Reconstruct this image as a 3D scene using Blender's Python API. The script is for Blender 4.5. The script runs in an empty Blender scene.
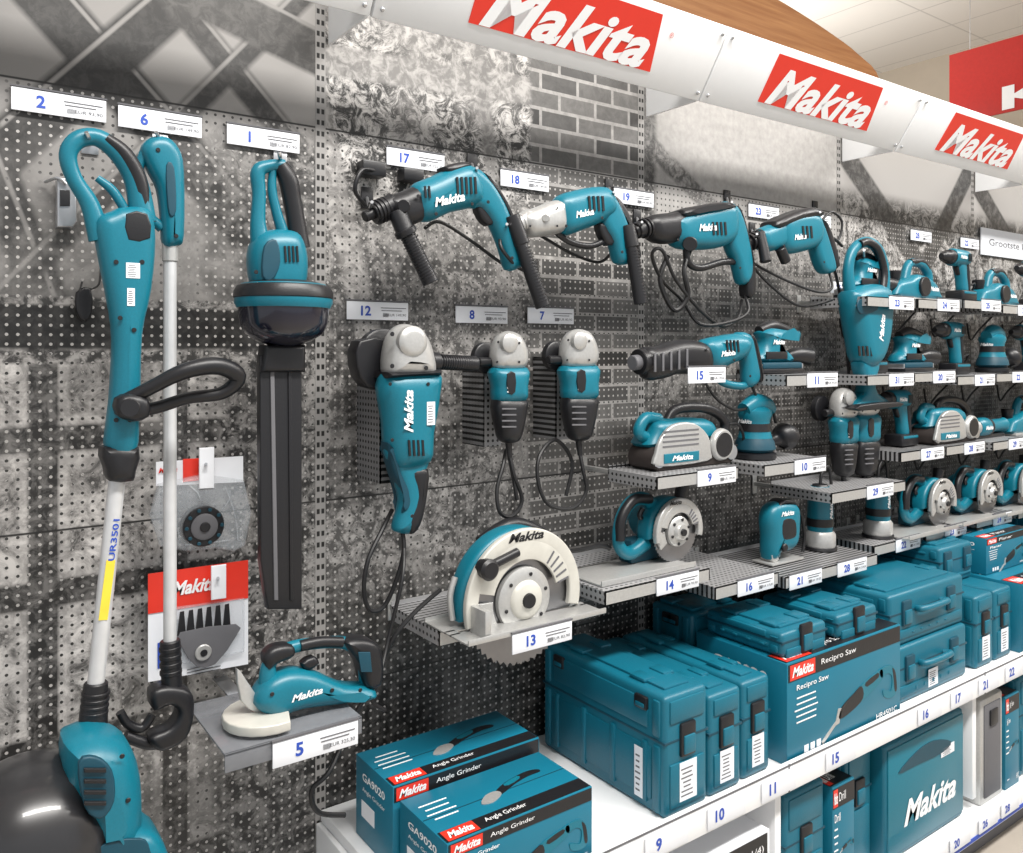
import bpy,bmesh,math,random
from mathutils import Vector,Matrix
random.seed(3)
# ---------------------------------------------------------------- site survey
# Display wall = plane y=0, x runs along the wall, z up, o = distance in front of the wall.
EYE=1.6; DW=1.77; F=830.0; YAW=math.radians(35.63)
def at(u,v,o=0.0):
    a=(u-511.5)/F; d=DW-o
    t=(a+math.tan(YAW))/(1-math.tan(YAW)*a)
    dep=d*(math.cos(YAW)+t*math.sin(YAW))
    return Vector((d*t,-o,EYE-(v-350)/F*dep))
sc=bpy.context.scene
sc.view_settings.view_transform='Standard'
# ---------------------------------------------------------------- materials
def mat(name,col,rough=.45,metal=0.,var=.12,scale=40,bump=0.,alpha=None,trans=0,coat=0):
    m=bpy.data.materials.new(name); m.use_nodes=True
    nt=m.node_tree; p=nt.nodes['Principled BSDF']
    p.inputs['Roughness'].default_value=rough; p.inputs['Metallic'].default_value=metal
    tc=nt.nodes.new('ShaderNodeTexCoord'); nz=nt.nodes.new('ShaderNodeTexNoise')
    nz.inputs['Scale'].default_value=scale; nz.inputs['Detail'].default_value=3
    nt.links.new(tc.outputs['Object'],nz.inputs['Vector'])
    mx=nt.nodes.new('ShaderNodeMix'); mx.data_type='RGBA'
    mx.inputs['A'].default_value=(*[c*(1-var) for c in col],1)
    mx.inputs['B'].default_value=(*[min(1,c*(1+var)) for c in col],1)
    nt.links.new(nz.outputs['Fac'],mx.inputs['Factor'])
    nt.links.new(mx.outputs['Result'],p.inputs['Base Color'])
    if bump:
        bp=nt.nodes.new('ShaderNodeBump'); bp.inputs['Strength'].default_value=bump; bp.inputs['Distance'].default_value=.001
        nt.links.new(nz.outputs['Fac'],bp.inputs['Height']); nt.links.new(bp.outputs['Normal'],p.inputs['Normal'])
    if alpha is not None: p.inputs['Alpha'].default_value=alpha
    if trans: p.inputs['Transmission Weight'].default_value=trans
    if coat: p.inputs['Coat Weight'].default_value=coat
    return m
TEAL=mat('teal_plastic',(.003,.150,.215),.36,bump=.12,scale=300)
TEALC=mat('teal_case_plastic',(.003,.122,.185),.42,bump=.3,scale=400)
TEALD=mat('teal_dark',(.002,.05,.08),.5)
CARD=mat('teal_card',(.004,.150,.235),.42,var=.06,scale=8)
BLK=mat('black_rubber',(.009,.009,.011),.40,bump=.2,scale=200)
CORD=mat('cord_rubber',(.008,.008,.009),.5)
SIL=mat('cast_aluminium',(.50,.50,.49),.36,.5,bump=.2,scale=150)
CHR=mat('steel',(.55,.56,.58),.28,.9)
BLADE=mat('saw_blade_steel',(.28,.28,.29),.3,.9)
ALU=mat('aluminium_tube',(.62,.63,.64),.35,.3)
CREAM=mat('cream_paint',(.56,.55,.50),.4,.1)
RED=mat('red_print',(.72,.035,.018),.4,var=.04)
WHT=mat('white_paint',(.86,.87,.88),.4,var=.02)
PAPER=mat('paper_white',(.78,.80,.84),.5,var=.03)
BLUE=mat('blue_print',(.02,.07,.42),.5,var=.03)
GREY=mat('grey_print',(.12,.12,.13),.6,var=.05)
NAVY=mat('dark_guard',(.012,.012,.022),.14,coat=.4)
CLEAR=mat('clear_plastic',(.6,.64,.68),.12,alpha=.28)
SMOKE=mat('smoked_tray',(.22,.23,.25),.15,alpha=.7)
class NT:
    def __init__(s,name,rough=.5,metal=0):
        s.m=bpy.data.materials.new(name); s.m.use_nodes=True; s.t=s.m.node_tree
        s.p=s.t.nodes['Principled BSDF']; s.p.inputs['Roughness'].default_value=rough; s.p.inputs['Metallic'].default_value=metal
        tc=s.t.nodes.new('ShaderNodeTexCoord'); s.co=tc.outputs['Object']
        sp=s.t.nodes.new('ShaderNodeSeparateXYZ'); s.t.links.new(s.co,sp.inputs[0])
        s.x,s.y,s.z=sp.outputs
    def put(s,i,v):
        if isinstance(v,(int,float)): i.default_value=v
        elif isinstance(v,tuple): i.default_value=v
        else: s.t.links.new(v,i)
    def op(s,o,a,b=0,c=0,clamp=False):
        n=s.t.nodes.new('ShaderNodeMath'); n.operation=o; n.use_clamp=clamp
        for i,v in zip(n.inputs,(a,b,c)): s.put(i,v)
        return n.outputs[0]
    def noise(s,scale,detail=4,dist=0,rough=.6,vec=None):
        n=s.t.nodes.new('ShaderNodeTexNoise'); n.inputs['Scale'].default_value=scale; n.inputs['Detail'].default_value=detail
        n.inputs['Distortion'].default_value=dist; n.inputs['Roughness'].default_value=rough
        s.t.links.new(vec or s.co,n.inputs['Vector']); return n.outputs['Fac']
    def rng(s,v,a,b,c=0,d=1):
        n=s.t.nodes.new('ShaderNodeMapRange'); n.clamp=True
        s.put(n.inputs[0],v)
        for k,q in zip((1,2,3,4),(a,b,c,d)): s.put(n.inputs[k],q)
        return n.outputs[0]
    def lerp(s,f,a,b):
        n=s.t.nodes.new('ShaderNodeMix'); n.data_type='FLOAT'
        s.put(n.inputs[0],f); s.put(n.inputs[2],a); s.put(n.inputs[3],b); return n.outputs[0]
    def cmix(s,f,a,b):
        n=s.t.nodes.new('ShaderNodeMix'); n.data_type='RGBA'
        s.put(n.inputs[0],f); s.put(n.inputs[6],a); s.put(n.inputs[7],b); return n.outputs[2]
    def band(s,v,lo,hi,e=.004):
        return s.op('MULTIPLY',s.rng(v,lo-e,lo+e),s.rng(v,hi-e,hi+e,1,0))
    def beam(s,x1,z1,x2,z2,w,e=.006):
        L=math.hypot(x2-x1,z2-z1); nx,nz=-(z2-z1)/L,(x2-x1)/L
        d=s.op('ADD',s.op('MULTIPLY',s.x,nx),s.op('MULTIPLY_ADD',s.z,nz,-(x1*nx+z1*nz)))
        return s.rng(s.op('ABSOLUTE',d),w-e,w+e,1,0)
    def holes(s,p,r,a='x',b='z'):
        A=getattr(s,a);Bb=getattr(s,b)
        fa=s.op('SUBTRACT',s.op('FRACT',s.op('DIVIDE',A,p)),.5); fb=s.op('SUBTRACT',s.op('FRACT',s.op('DIVIDE',Bb,p)),.5)
        d=s.op('ADD',s.op('MULTIPLY',fa,fa),s.op('MULTIPLY',fb,fb))
        return s.op('LESS_THAN',d,(r/p)**2)
    def brick(s,w,h,c1,c2,mo,ms=.005):
        br=s.t.nodes.new('ShaderNodeTexBrick'); br.inputs['Scale'].default_value=1
        cmb=s.t.nodes.new('ShaderNodeCombineXYZ'); s.put(cmb.inputs[0],s.x); s.put(cmb.inputs[1],s.z); s.t.links.new(cmb.outputs[0],br.inputs['Vector'])
        br.inputs['Brick Width'].default_value=w; br.inputs['Row Height'].default_value=h; br.inputs['Mortar Size'].default_value=ms
        for k,c in (('Color1',c1),('Color2',c2),('Mortar',mo)): br.inputs[k].default_value=(c,c,c,1)
        sx=s.t.nodes.new('ShaderNodeSeparateXYZ'); s.t.links.new(br.outputs['Color'],sx.inputs[0]); return sx.outputs[0]
    def col(s,v):
        s.t.links.new(v,s.p.inputs['Base Color']); return s.m
def grey(n,v,tint=(1,.97,.94)):
    c=n.t.nodes.new('ShaderNodeCombineXYZ')
    for i,t in zip(c.inputs,tint): n.put(i,n.op('MULTIPLY',v,t))
    return c.outputs[0]
def wall_print(kind):
    n=NT('printed_panel_%d'%kind,.42)
    big=n.noise(2.2,3); mid=n.noise(11,6,.4,.7); fin=n.noise(34,6,.5,.7)
    speck=n.rng(fin,.44,.60); blot=n.rng(mid,.42,.62)
    patch=n.rng(n.noise(5,5,.8,.65),.42,.60)
    if kind==0:
        up=n.lerp(n.noise(3,2),.14,.26)
        up=n.op('MULTIPLY',up,n.rng(n.x,-.1,.7,.8,1.25))
        for (a,b,w,v) in [((20,-30),(215,190),.05,.035),((-20,170),(130,40),.045,.03),((-30,110),(60,330),.035,.035),((150,-30),(330,190),.03,.05),((0,300),(150,150),.022,.05),((210,0),(330,60),.05,.06)]:
            p=at(*a);q=at(*b)
            up=n.lerp(n.beam(p.x,p.z,q.x,q.z,w),up,n.lerp(speck,v*.7,v*1.3))
            up=n.lerp(n.beam(p.x,p.z+w*1.1,q.x,q.z+w*1.1,.004,.002),up,.2)
        up=n.lerp(n.op('MULTIPLY',n.rng(n.x,.40,.6),n.rng(n.z,2.12,2.02)),up,n.lerp(speck,.02,.2))
        up=n.lerp(n.op('MULTIPLY',n.rng(n.z,2.1,1.8),.5),up,n.lerp(blot,.02,.18))
        pane=n.lerp(n.rng(n.noise(18,7,.6,.75),.38,.60),.05,.44)
        pane=n.op('MULTIPLY',pane,n.lerp(n.rng(big,.38,.62),.5,1.2))
        fx=n.op('FRACT',n.op('DIVIDE',n.op('ADD',n.x,.045),.235)); fz=n.op('FRACT',n.op('DIVIDE',n.op('ADD',n.z,.02),.29))
        fr=n.op('MULTIPLY',n.band(fx,.12,.9,.015),n.band(fz,.1,.92,.015))
        inner=n.op('MULTIPLY',n.band(fx,.19,.83,.02),n.band(fz,.16,.86,.02))
        low=n.lerp(fr,n.lerp(speck,.015,.12),pane)
        edge=n.op('SUBTRACT',fr,inner); low=n.lerp(n.op('MULTIPLY',edge,.7),low,n.lerp(speck,.22,.46))
        low=n.lerp(n.rng(n.x,.5,.54),low,n.lerp(speck,.015,.22))
        v=n.lerp(n.rng(n.z,1.70,1.66),up,low)
        v=n.lerp(n.band(n.z,1.60,1.69,.006),v,n.lerp(speck,.008,.03))
        v=n.lerp(n.band(n.z,1.575,1.60,.003),v,n.lerp(speck,.03,.3))
        v=n.lerp(n.band(n.z,1.685,1.70,.003),v,n.lerp(speck,.03,.3))
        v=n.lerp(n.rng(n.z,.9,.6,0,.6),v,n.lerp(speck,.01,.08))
    elif kind==1:
        base=n.lerp(n.rng(n.noise(24,8,1.2,.8),.46,.57),.02,.44)
        base=n.lerp(n.rng(big,.45,.62),base,n.lerp(speck,.12,.34))
        dk=n.lerp(patch,n.lerp(speck,.012,.12),n.lerp(speck,.06,.34))
        base=n.lerp(n.op('MULTIPLY',n.rng(n.z,2.0,1.8),.92),base,dk)
        for (a,b,w,v) in [((330,60),(520,90),.035,.24),((345,230),(400,470),.03,.26),((480,60),(500,250),.02,.2),((330,440),(520,400),.02,.2)]:
            p=at(*a);q=at(*b); base=n.lerp(n.beam(p.x,p.z,q.x,q.z,w),base,n.lerp(speck,v*.6,v*1.25))
        bk=n.op('MULTIPLY',n.brick(.13,.05,.022,.10,.22),n.lerp(fin,.3,1.8))
        v=n.lerp(n.rng(n.op('ADD',n.x,n.op('MULTIPLY',mid,.08)),1.36,1.38),base,bk)
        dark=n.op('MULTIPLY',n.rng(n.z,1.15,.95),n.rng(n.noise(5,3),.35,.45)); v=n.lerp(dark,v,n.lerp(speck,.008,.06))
    elif kind==2:
        top=n.lerp(n.rng(n.noise(40,4),.3,.7),.22,.30)
        bk=n.op('MULTIPLY',n.brick(.13,.05,.02,.07,.14),n.lerp(fin,.3,1.8))
        lowv=n.lerp(patch,bk,n.lerp(speck,.04,.26))
        v=n.lerp(n.rng(n.z,2.0,1.88),top,lowv)
        p=at(655,150);q=at(830,330); v=n.lerp(n.beam(p.x,p.z,q.x,q.z,.03),v,n.lerp(speck,.06,.24))
        v=n.lerp(n.band(n.x,1.74,1.80,.01),v,n.lerp(speck,.03,.14))
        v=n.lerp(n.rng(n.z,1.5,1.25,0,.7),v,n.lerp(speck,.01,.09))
    else:
        base=n.lerp(n.rng(n.noise(14,8,1.,.85),.45,.58),.02,.40)
        v=n.lerp(n.rng(n.z,2.15,2.2),base,.24)
        x0=2.74+(kind-3)
        for (a,b,c,d,w,vv) in [(x0,2.35,x0+.9,1.7,.05,.05),(x0+.95,2.35,x0+.3,1.6,.045,.04),(x0+.1,1.5,x0+.9,1.55,.05,.03)]:
            v=n.lerp(n.beam(a,b,c,d,w),v,n.lerp(speck,vv*.5,vv*1.8))
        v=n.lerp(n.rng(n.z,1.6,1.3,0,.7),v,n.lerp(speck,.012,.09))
    jt=n.op('MAXIMUM',n.band(n.z,1.258,1.262,.001),n.band(n.z,.83,.834,.001))
    jt=n.op('MAXIMUM',jt,n.band(n.z,2.098,2.102,.001))
    v=n.op('MULTIPLY',v,1.25)
    v=n.lerp(jt,v,.01)
    h=n.op('MULTIPLY',n.holes(.0178,.0029),n.op('LESS_THAN',n.z,2.095))
    hc=n.lerp(n.rng(v,.14,.24),.38,.03)
    v=n.lerp(h,v,hc)
    return n.col(grey(n,v,(1,.965,.93)))
def perf_metal():
    n=NT('perforated_steel',.38,.3)
    h=n.op('MAXIMUM',n.holes(.016,.0038,'x','y'),n.holes(.016,.0038,'y','z'))
    v=n.lerp(n.noise(20,2),.34,.42); v=n.lerp(h,v,.02)
    return n.col(grey(n,v,(1,1,1.02)))
PERF=perf_metal()
def perf_side():
    n=NT('perforated_steel_upright',.38,.3)
    h=n.op('MAXIMUM',n.holes(.014,.0036,'x','z'),n.holes(.014,.0036,'y','z'))
    v=n.lerp(n.noise(20,2),.20,.28); v=n.lerp(h,v,.015)
    return n.col(grey(n,v,(1,1,1.02)))
PERFS=perf_side()
# ---------------------------------------------------------------- mesh builder
def catmull(P,n,closed):
    if n<=1: return list(P)
    out=[];N=len(P)
    rngN=N if closed else N-1
    for i in range(rngN):
        if closed: p0,p1,p2,p3=P[(i-1)%N],P[i],P[(i+1)%N],P[(i+2)%N]
        else: p0,p1,p2,p3=P[max(i-1,0)],P[i],P[i+1],P[min(i+2,N-1)]
        for k in range(n):
            t=k/n
            out.append(.5*((2*p1)+(p2-p0)*t+(2*p0-5*p1+4*p2-p3)*t*t+(3*p1-p0-3*p2+p3)*t**3))
    if not closed: out.append(P[-1].copy())
    return out
def inset(P,nor,ins):
    N=len(P); Q=[p+q*ins for p,q in zip(P,nor)]
    if ins<=1e-6: return Q
    for it in range(12):
        bad=False
        for i in range(N):
            j=(i+1)%N
            if (Q[j]-Q[i]).dot(P[j]-P[i])<0:
                m=(Q[i]+Q[j])/2; Q[i]=m.copy(); Q[j]=m.copy(); bad=True
        if not bad: break
    return Q
TXT={}
def textgeo(s,bold=.0,shear=0.):
    k=(s,bold,shear)
    if k in TXT: return TXT[k]
    c=bpy.data.curves.new('t','FONT'); c.body=s; c.size=1; c.shear=shear; c.offset=bold; c.resolution_u=3
    if bold>.03: c.space_character=1.04
    o=bpy.data.objects.new('t',c); sc.collection.objects.link(o); bpy.context.view_layer.update()
    me=bpy.data.meshes.new_from_object(o.evaluated_get(bpy.context.evaluated_depsgraph_get()))
    vs=[v.co.copy() for v in me.vertices]; fs=[list(p.vertices) for p in me.polygons]
    bpy.data.objects.remove(o); bpy.data.meshes.remove(me)
    x0=min(v.x for v in vs);x1=max(v.x for v in vs);y0=min(v.y for v in vs);y1=max(v.y for v in vs)
    vs=[Vector((v.x-(x0+x1)/2,v.y-(y0+y1)/2,0)) for v in vs]
    TXT[k]=(vs,fs,x1-x0,y1-y0); return TXT[k]
def mcols(x,y,z,p):
    m=Matrix.Identity(4)
    for i,c in enumerate((x,y,z,p)):
        for j in range(3): m[j][i]=c[j]
    return m
def FRONT(p,rot=0): return mcols((1,0,0),(0,0,1),(0,-1,0),p)@Matrix.Rotation(rot,4,'Z')
def LEFT(p,rot=0): return mcols((0,-1,0),(0,0,1),(-1,0,0),p)@Matrix.Rotation(rot,4,'Z')
def TOP(p,rot=0): return mcols((1,0,0),(0,1,0),(0,0,1),p)@Matrix.Rotation(rot,4,'Z')
class B:
    def __init__(s,name): s.name=name; s.V=[];s.Fa=[];s.FM=[];s.mats=[]
    def mi(s,m):
        if m not in s.mats: s.mats.append(m)
        return s.mats.index(m)
    def add(s,vs,fs,m):
        o=len(s.V); s.V+= [Vector(v) for v in vs]; k=s.mi(m)
        for f in fs: s.Fa.append([o+i for i in f]); s.FM.append(k)
    def prism(s,P,M,th,r,m,n=4):
        P=[Vector(p) for p in P]
        A=sum(P[i].x*P[(i+1)%len(P)].y-P[(i+1)%len(P)].x*P[i].y for i in range(len(P)))
        if A<0: P=P[::-1]
        N=len(P); nor=[]
        for i in range(N):
            e1=(P[i]-P[i-1]);e2=(P[(i+1)%N]-P[i])
            if e1.length<1e-9:e1=e2
            if e2.length<1e-9:e2=e1
            e1=e1.normalized();e2=e2.normalized()
            n1=Vector((-e1.y,e1.x));n2=Vector((-e2.y,e2.x)); b=(n1+n2)
            b=b.normalized() if b.length>1e-6 else n1
            nor.append(b/max(.7,b.dot(n1)))
        r=min(r,th/2*.98); L=[]
        if r>0:
            for k in range(n+1):
                f=k/n*math.pi/2; L.append((r*(1-math.sin(f)),th/2-r*(1-math.cos(f))))
        else: L=[(0,th/2)]
        lay=[(i,y) for i,y in L]+[(i,-y) for i,y in L[::-1]]
        cache={}
        vs=[]
        for ins,y in lay:
            k=round(ins,7)
            if k not in cache: cache[k]=inset(P,nor,ins)
            for c in cache[k]: vs.append(M@Vector((c.x,-y,c.y)))
        fs=[list(range(N)),[ (len(lay)-1)*N+i for i in range(N)][::-1]]
        for l in range(len(lay)-1):
            for i in range(N):
                j=(i+1)%N; fs.append([l*N+i,(l+1)*N+i,(l+1)*N+j,l*N+j])
        s.add(vs,fs,m)
    def sh(s,uv,o,th,r,m,sm=3):
        P=[at(u,v,o) for u,v in uv]; P=[Vector((p.x,p.z)) for p in P]
        P=catmull(P,sm,True)
        s.prism(P,Matrix.Translation((0,-o,0)),th,r,m)
    def tube(s,P,r,m,seg=10,sub=5,closed=False,flat=1.0):
        P=[Vector(p) for p in P]
        R=r if isinstance(r,(list,tuple)) else [r]*len(P)
        RR=catmull([Vector((q,0)) for q in R],sub,closed); P=catmull(P,sub,closed)
        N=len(P); vs=[];up=None
        for i,p in enumerate(P):
            t=(P[(i+1)%N]-P[i-1]) if closed else (P[min(i+1,N-1)]-P[max(i-1,0)])
            t=t.normalized() if t.length>1e-9 else Vector((0,0,1))
            if up is None:
                up=Vector((0,1,0)) if abs(t.y)<.9 else Vector((0,0,1))
            a=(up-t*up.dot(t))
            a=a.normalized() if a.length>1e-6 else t.orthogonal().normalized()
            up=a; b=t.cross(a)
            for k in range(seg):
                w=2*math.pi*k/seg; vs.append(p+(a*math.cos(w)+b*math.sin(w)*flat)*RR[i].x)
        fs=[]
        for i in range(N if closed else N-1):
            i2=(i+1)%N
            for k in range(seg):
                k2=(k+1)%seg; fs.append([i*seg+k,i2*seg+k,i2*seg+k2,i*seg+k2])
        if not closed: fs+= [list(range(seg))[::-1],[(N-1)*seg+k for k in range(seg)]]
        s.add(vs,fs,m)
    def tu(s,uvo,r,m,**k): s.tube([at(*q) for q in uvo],r,m,**k)
    def lathe(s,p,ax,prof,m,seg=28,sx=1.,ref=None):
        p=Vector(p); ax=Vector(ax).normalized()
        a=Vector(ref) if ref else ax.orthogonal(); a=(a-ax*a.dot(ax)).normalized(); b=ax.cross(a); vs=[];fs=[]
        for d,r in prof:
            for k in range(seg):
                w=2*math.pi*k/seg; vs.append(p+ax*d+(a*math.cos(w)*sx+b*math.sin(w))*r)
        for i in range(len(prof)-1):
            for k in range(seg):
                k2=(k+1)%seg; fs.append([i*seg+k,(i+1)*seg+k,(i+1)*seg+k2,i*seg+k2])
        fs+= [list(range(seg))[::-1],[(len(prof)-1)*seg+k for k in range(seg)]]
        s.add(vs,fs,m)
    def cyl(s,p0,p1,r0,m,r1=None,bev=.002,seg=24):
        p0=Vector(p0);p1=Vector(p1);r1=r0 if r1 is None else r1;L=(p1-p0).length
        bev=min(bev,L*.3,r0*.5)
        s.lathe(p0,p1-p0,[(0,r0-bev),(bev,r0),(L-bev,r1),(L,max(r1-bev,.0002))],m,seg)
    def ribs(s,p0,p1,r,n,m=None):
        p0=Vector(p0);p1=Vector(p1)
        for i in range(n):
            a=p0.lerp(p1,(i+.15)/n);c=p0.lerp(p1,(i+.7)/n); s.cyl(a,c,r,m or BLK,bev=.001,seg=18)
    def boxm(s,M,size,m,bev=.002,seg=2):
        bm=bmesh.new(); bmesh.ops.create_cube(bm,size=1)
        for v in bm.verts: v.co=Vector((v.co.x*size[0],v.co.y*size[1],v.co.z*size[2]))
        if bev>0: bmesh.ops.bevel(bm,geom=list(bm.edges),offset=min(bev,min(size)*.45),segments=seg,affect='EDGES',profile=.5)
        bm.verts.index_update(); s.add([M@v.co for v in bm.verts],[[v.index for v in f.verts] for f in bm.faces],m); bm.free()
    def box(s,x,o,z,m,bev=.002,seg=2):
        s.boxm(Matrix.Translation(((x[0]+x[1])/2,-(o[0]+o[1])/2,(z[0]+z[1])/2)),(abs(x[1]-x[0]),abs(o[1]-o[0]),abs(z[1]-z[0])),m,bev,seg)
    def text(s,t,M,m,h=None,w=None,bold=.0,shear=0.):
        vs,fs,W,Hh=textgeo(t,bold,shear)
        sy=(h/Hh) if h else w/W; sx=(w/W) if w else sy
        s.add([M@Vector((v.x*sx,v.y*sy,0)) for v in vs],fs,m)
    def logo(s,M,w,h,m=WHT): s.text('Makita',M,m,h,w,.03,.35)
    def vents(s,u,v,o,n,du=4,L=14,m=None,lean=1):
        for i in range(n): s.sh([(u+i*du,v),(u+i*du+du*.45,v),(u+i*du+du*.45+lean,v+L),(u+i*du+lean,v+L)],o,.003,0,m or BLK,1)
    def screws(s,L,o,r=.004):
        for u,v in L:
            c=at(u,v,o); s.cyl(c,c+Vector((0,-.002,0)),r,BLK,bev=.0005,seg=10)
    def sticker(s,M,w,h,bars=True):
        s.boxm(M,(w,h,.0008),PAPER,0)
        if bars:
            for i in range(7):
                yy=-h*.4+i*h*.8/7+h*.03
                s.boxm(M@Matrix.Translation((-.08*w,yy,.0006)),(w*random.uniform(.4,.7),h*.035,.0004),GREY,0)
    def done(s,recenter=True,ang=38):
        me=bpy.data.meshes.new(s.name)
        c=Vector((0,0,0))
        if recenter:
            c=Vector([(min(v[i] for v in s.V)+max(v[i] for v in s.V))/2 for i in range(3)])
        me.from_pydata([v-c for v in s.V],[],s.Fa)
        for m in s.mats: me.materials.append(m)
        me.polygons.foreach_set('material_index',s.FM); me.update()
        bm=bmesh.new(); bm.from_mesh(me)
        bmesh.ops.dissolve_degenerate(bm,dist=1e-6,edges=bm.edges)
        bmesh.ops.recalc_face_normals(bm,faces=bm.faces)
        bmesh.ops.triangulate(bm,faces=[f for f in bm.faces if len(f.verts)>4],ngon_method='BEAUTY')
        bm.to_mesh(me); bm.free()
        me.polygons.foreach_set('use_smooth',[True]*len(me.polygons))
        me.set_sharp_from_angle(angle=math.radians(ang))
        o=bpy.data.objects.new(s.name,me); o.location=c; sc.collection.objects.link(o); return o
def dup(o,dx,do,dz,s=1.,rot=0):
    n=o.copy(); n.location=o.location+Vector((dx,-do,dz)); n.scale=(s,s,s); n.rotation_euler[2]=rot; sc.collection.objects.link(n); return n
# ---------------------------------------------------------------- room
XB=[.739+k for k in range(-2,7)]
b=B('wall_back')
prn=[wall_print(k) for k in range(0,5)]
for i in range(len(XB)-1):
    k=i-1
    m=prn[0] if k<=0 else prn[min(k,4)]
    b.box((XB[i]+.012,XB[i+1]-.012),(-.03,0),(0.0,2.5),m,0)
b.box((XB[0],XB[-1]),(-.06,-.03),(0,2.5),GREY,0)
b.done(False)
def post_mat():
    n=NT('slotted_upright',.4,.2)
    sl=n.op('MULTIPLY',n.band(n.op('FRACT',n.op('DIVIDE',n.z,.025)),.25,.7,.03),n.band(n.op('ABSOLUTE',n.x),.002,.009,.0006))
    return n.col(grey(n,n.lerp(sl,.30,.015)))
PM=post_mat()
for i,x in enumerate(XB):
    b=B('trim_%d'%(i+1)); b.box((-.012,.012),(-.03,.001),(0,2.5),PM,0)
    o=b.done(False); o.location.x=x
def simple(name,v0,v1,m):
    b=B(name); b.box((v0[0],v1[0]),(-v0[1],-v1[1]),(v0[2],v1[2]),m,0); return b.done(False)
def tile_floor():
    n=NT('vinyl_floor',.35); v=n.lerp(n.noise(12,5),.36,.46); return n.col(grey(n,v,(1,.9,.78)))
def ceil_m():
    n=NT('ceiling_tiles',.8); g=n.op('MAXIMUM',n.band(n.op('FRACT',n.op('DIVIDE',n.x,.6)),.0,.03,.005),n.band(n.op('FRACT',n.op('DIVIDE',n.y,1.2)),.0,.015,.003))
    return n.col(grey(n,n.lerp(g,.80,.6),(1,.97,.92)))
def wallm():
    n=NT('painted_plaster',.8); return n.col(grey(n,n.lerp(n.noise(6,3),.5,.56),(1,.88,.72)))
def woodm():
    n=NT('laminated_wood',.5)
    mp=n.t.nodes.new('ShaderNodeMapping'); mp.inputs['Scale'].default_value=(.6,1,14); n.t.links.new(n.co,mp.inputs[0])
    f=n.noise(2.5,4,.3,.6,mp.outputs[0]); return n.col(n.cmix(n.rng(f,.3,.7),(.28,.11,.035,1),(.42,.20,.075,1)))
PL=wallm()
simple('floor',(-4,-6,-.05),(11,7,0),tile_floor())
simple('ceiling',(-4,-6,4.85),(11,7,4.95),ceil_m())
simple('wall_right',(9.2,-6,0),(9.3,7,4.85),PL)
simple('wall_rear',(-4,6.9,0),(9.2,7,4.85),PL)
b=B('wooden_arch_beam')
b.sh([(600,-140),(700,-40),(745,-8),(782,14),(815,35),(846,58),(868,86),(870,160),(760,110),(600,60)],-2.0,.22,.01,woodm(),4)
b.done(False)
b=B('air_vent')
p=Vector((9.19,3.35,4.15)); b.boxm(LEFT(p),(.55,.38,.02),GREY,.005)
for i in range(8): b.boxm(LEFT(p+Vector((-.015,0,-.15+i*.042))),(.5,.012,.02),SIL,0)
b.done()
b=B('hanging_red_banner')
b.boxm(Matrix.Translation((7.5,.9,3.92)),(.02,2.15,.62),mat('banner_red',(.5,.02,.015),.5),.002)
for y in (1.8,.1): b.cyl((7.5,y,4.2),(7.5,y,4.85),.004,CHR)
b.text('Klus',LEFT((7.485,.93,3.73)),WHT,.2,1.2,.02)
b.done()
# ---------------------------------------------------------------- header sign
up=Vector((0,-.11,.17)); L=up.length; up.normalize(); nrm=Vector((0,-up.z,up.y))
for i in range(len(XB)-1):
    x0=XB[i]+.03;x1=x0+.994;xc=(x0+x1)/2
    b=B('header_sign')
    c=Vector((xc,-.255,2.375)); M=mcols((1,0,0),up,nrm,c)
    b.boxm(M@Matrix.Translation((0,0,-.012)),(.994,L,.024),WHT,.003)
    b.prism([(-.275,-.06),(.285,-.06),(.255,.08),(-.275,.08)],M@mcols((1,0,0),(0,0,1),(0,1,0),(0,0,.0015)),.002,0,RED)
    b.text('Makita',M@Matrix.Translation((.0,-.006,.0035)),WHT,.108,.50,.032,.35)
    b.text('®',M@Matrix.Translation((.31,.04,.0015)),RED,.014)
    for sx in (-.48,.48):
        for sy in (-.08,.08): b.cyl(M@Vector((sx,sy,0)),M@Vector((sx,sy,.006)),.005,CHR,seg=12)
    b.done()
    b=B('sign_bracket'); 
    pts=[(.004,2.29),(.195,2.29),(.29,2.44),(.004,2.48)]
    b.prism(pts,mcols((0,-1,0),(1,0,0),(0,0,1),(XB[i]+.02,0,0)),.006,.001,WHT)
    b.done()
# ---------------------------------------------------------------- gondola shelves
xs0,xs1=XB[2],XB[-1]
b=B('gondola_shelf')
b.box((xs0,xs1),(.002,.50),(.54,.565),WHT,.002)
b.box((xs0,xs1),(.50,.512),(.515,.585),WHT,.002)
b.box((xs0,xs1),(.511,.5135),(.579,.583),GREY,0)
for x in XB[2:]: b.box((x-.002,x+.002),(.511,.513),(.515,.585),GREY,0); b.box((x-.012,x+.012),(0.004,.48),(.17,.54),WHT,.002)
b.done()
b=B('gondola_base_shelf')
b.box((XB[0],xs1),(.002,.52),(.10,.13),WHT,.002)
b.box((XB[0],xs1),(.52,.532),(.095,.165),WHT,.002)
b.box((XB[0],xs1),(.46,.48),(0,.10),GREY,0)
b.box((XB[0],xs1),(.530,.534),(.100,.112),BLUE,0)
b.done()
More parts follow.
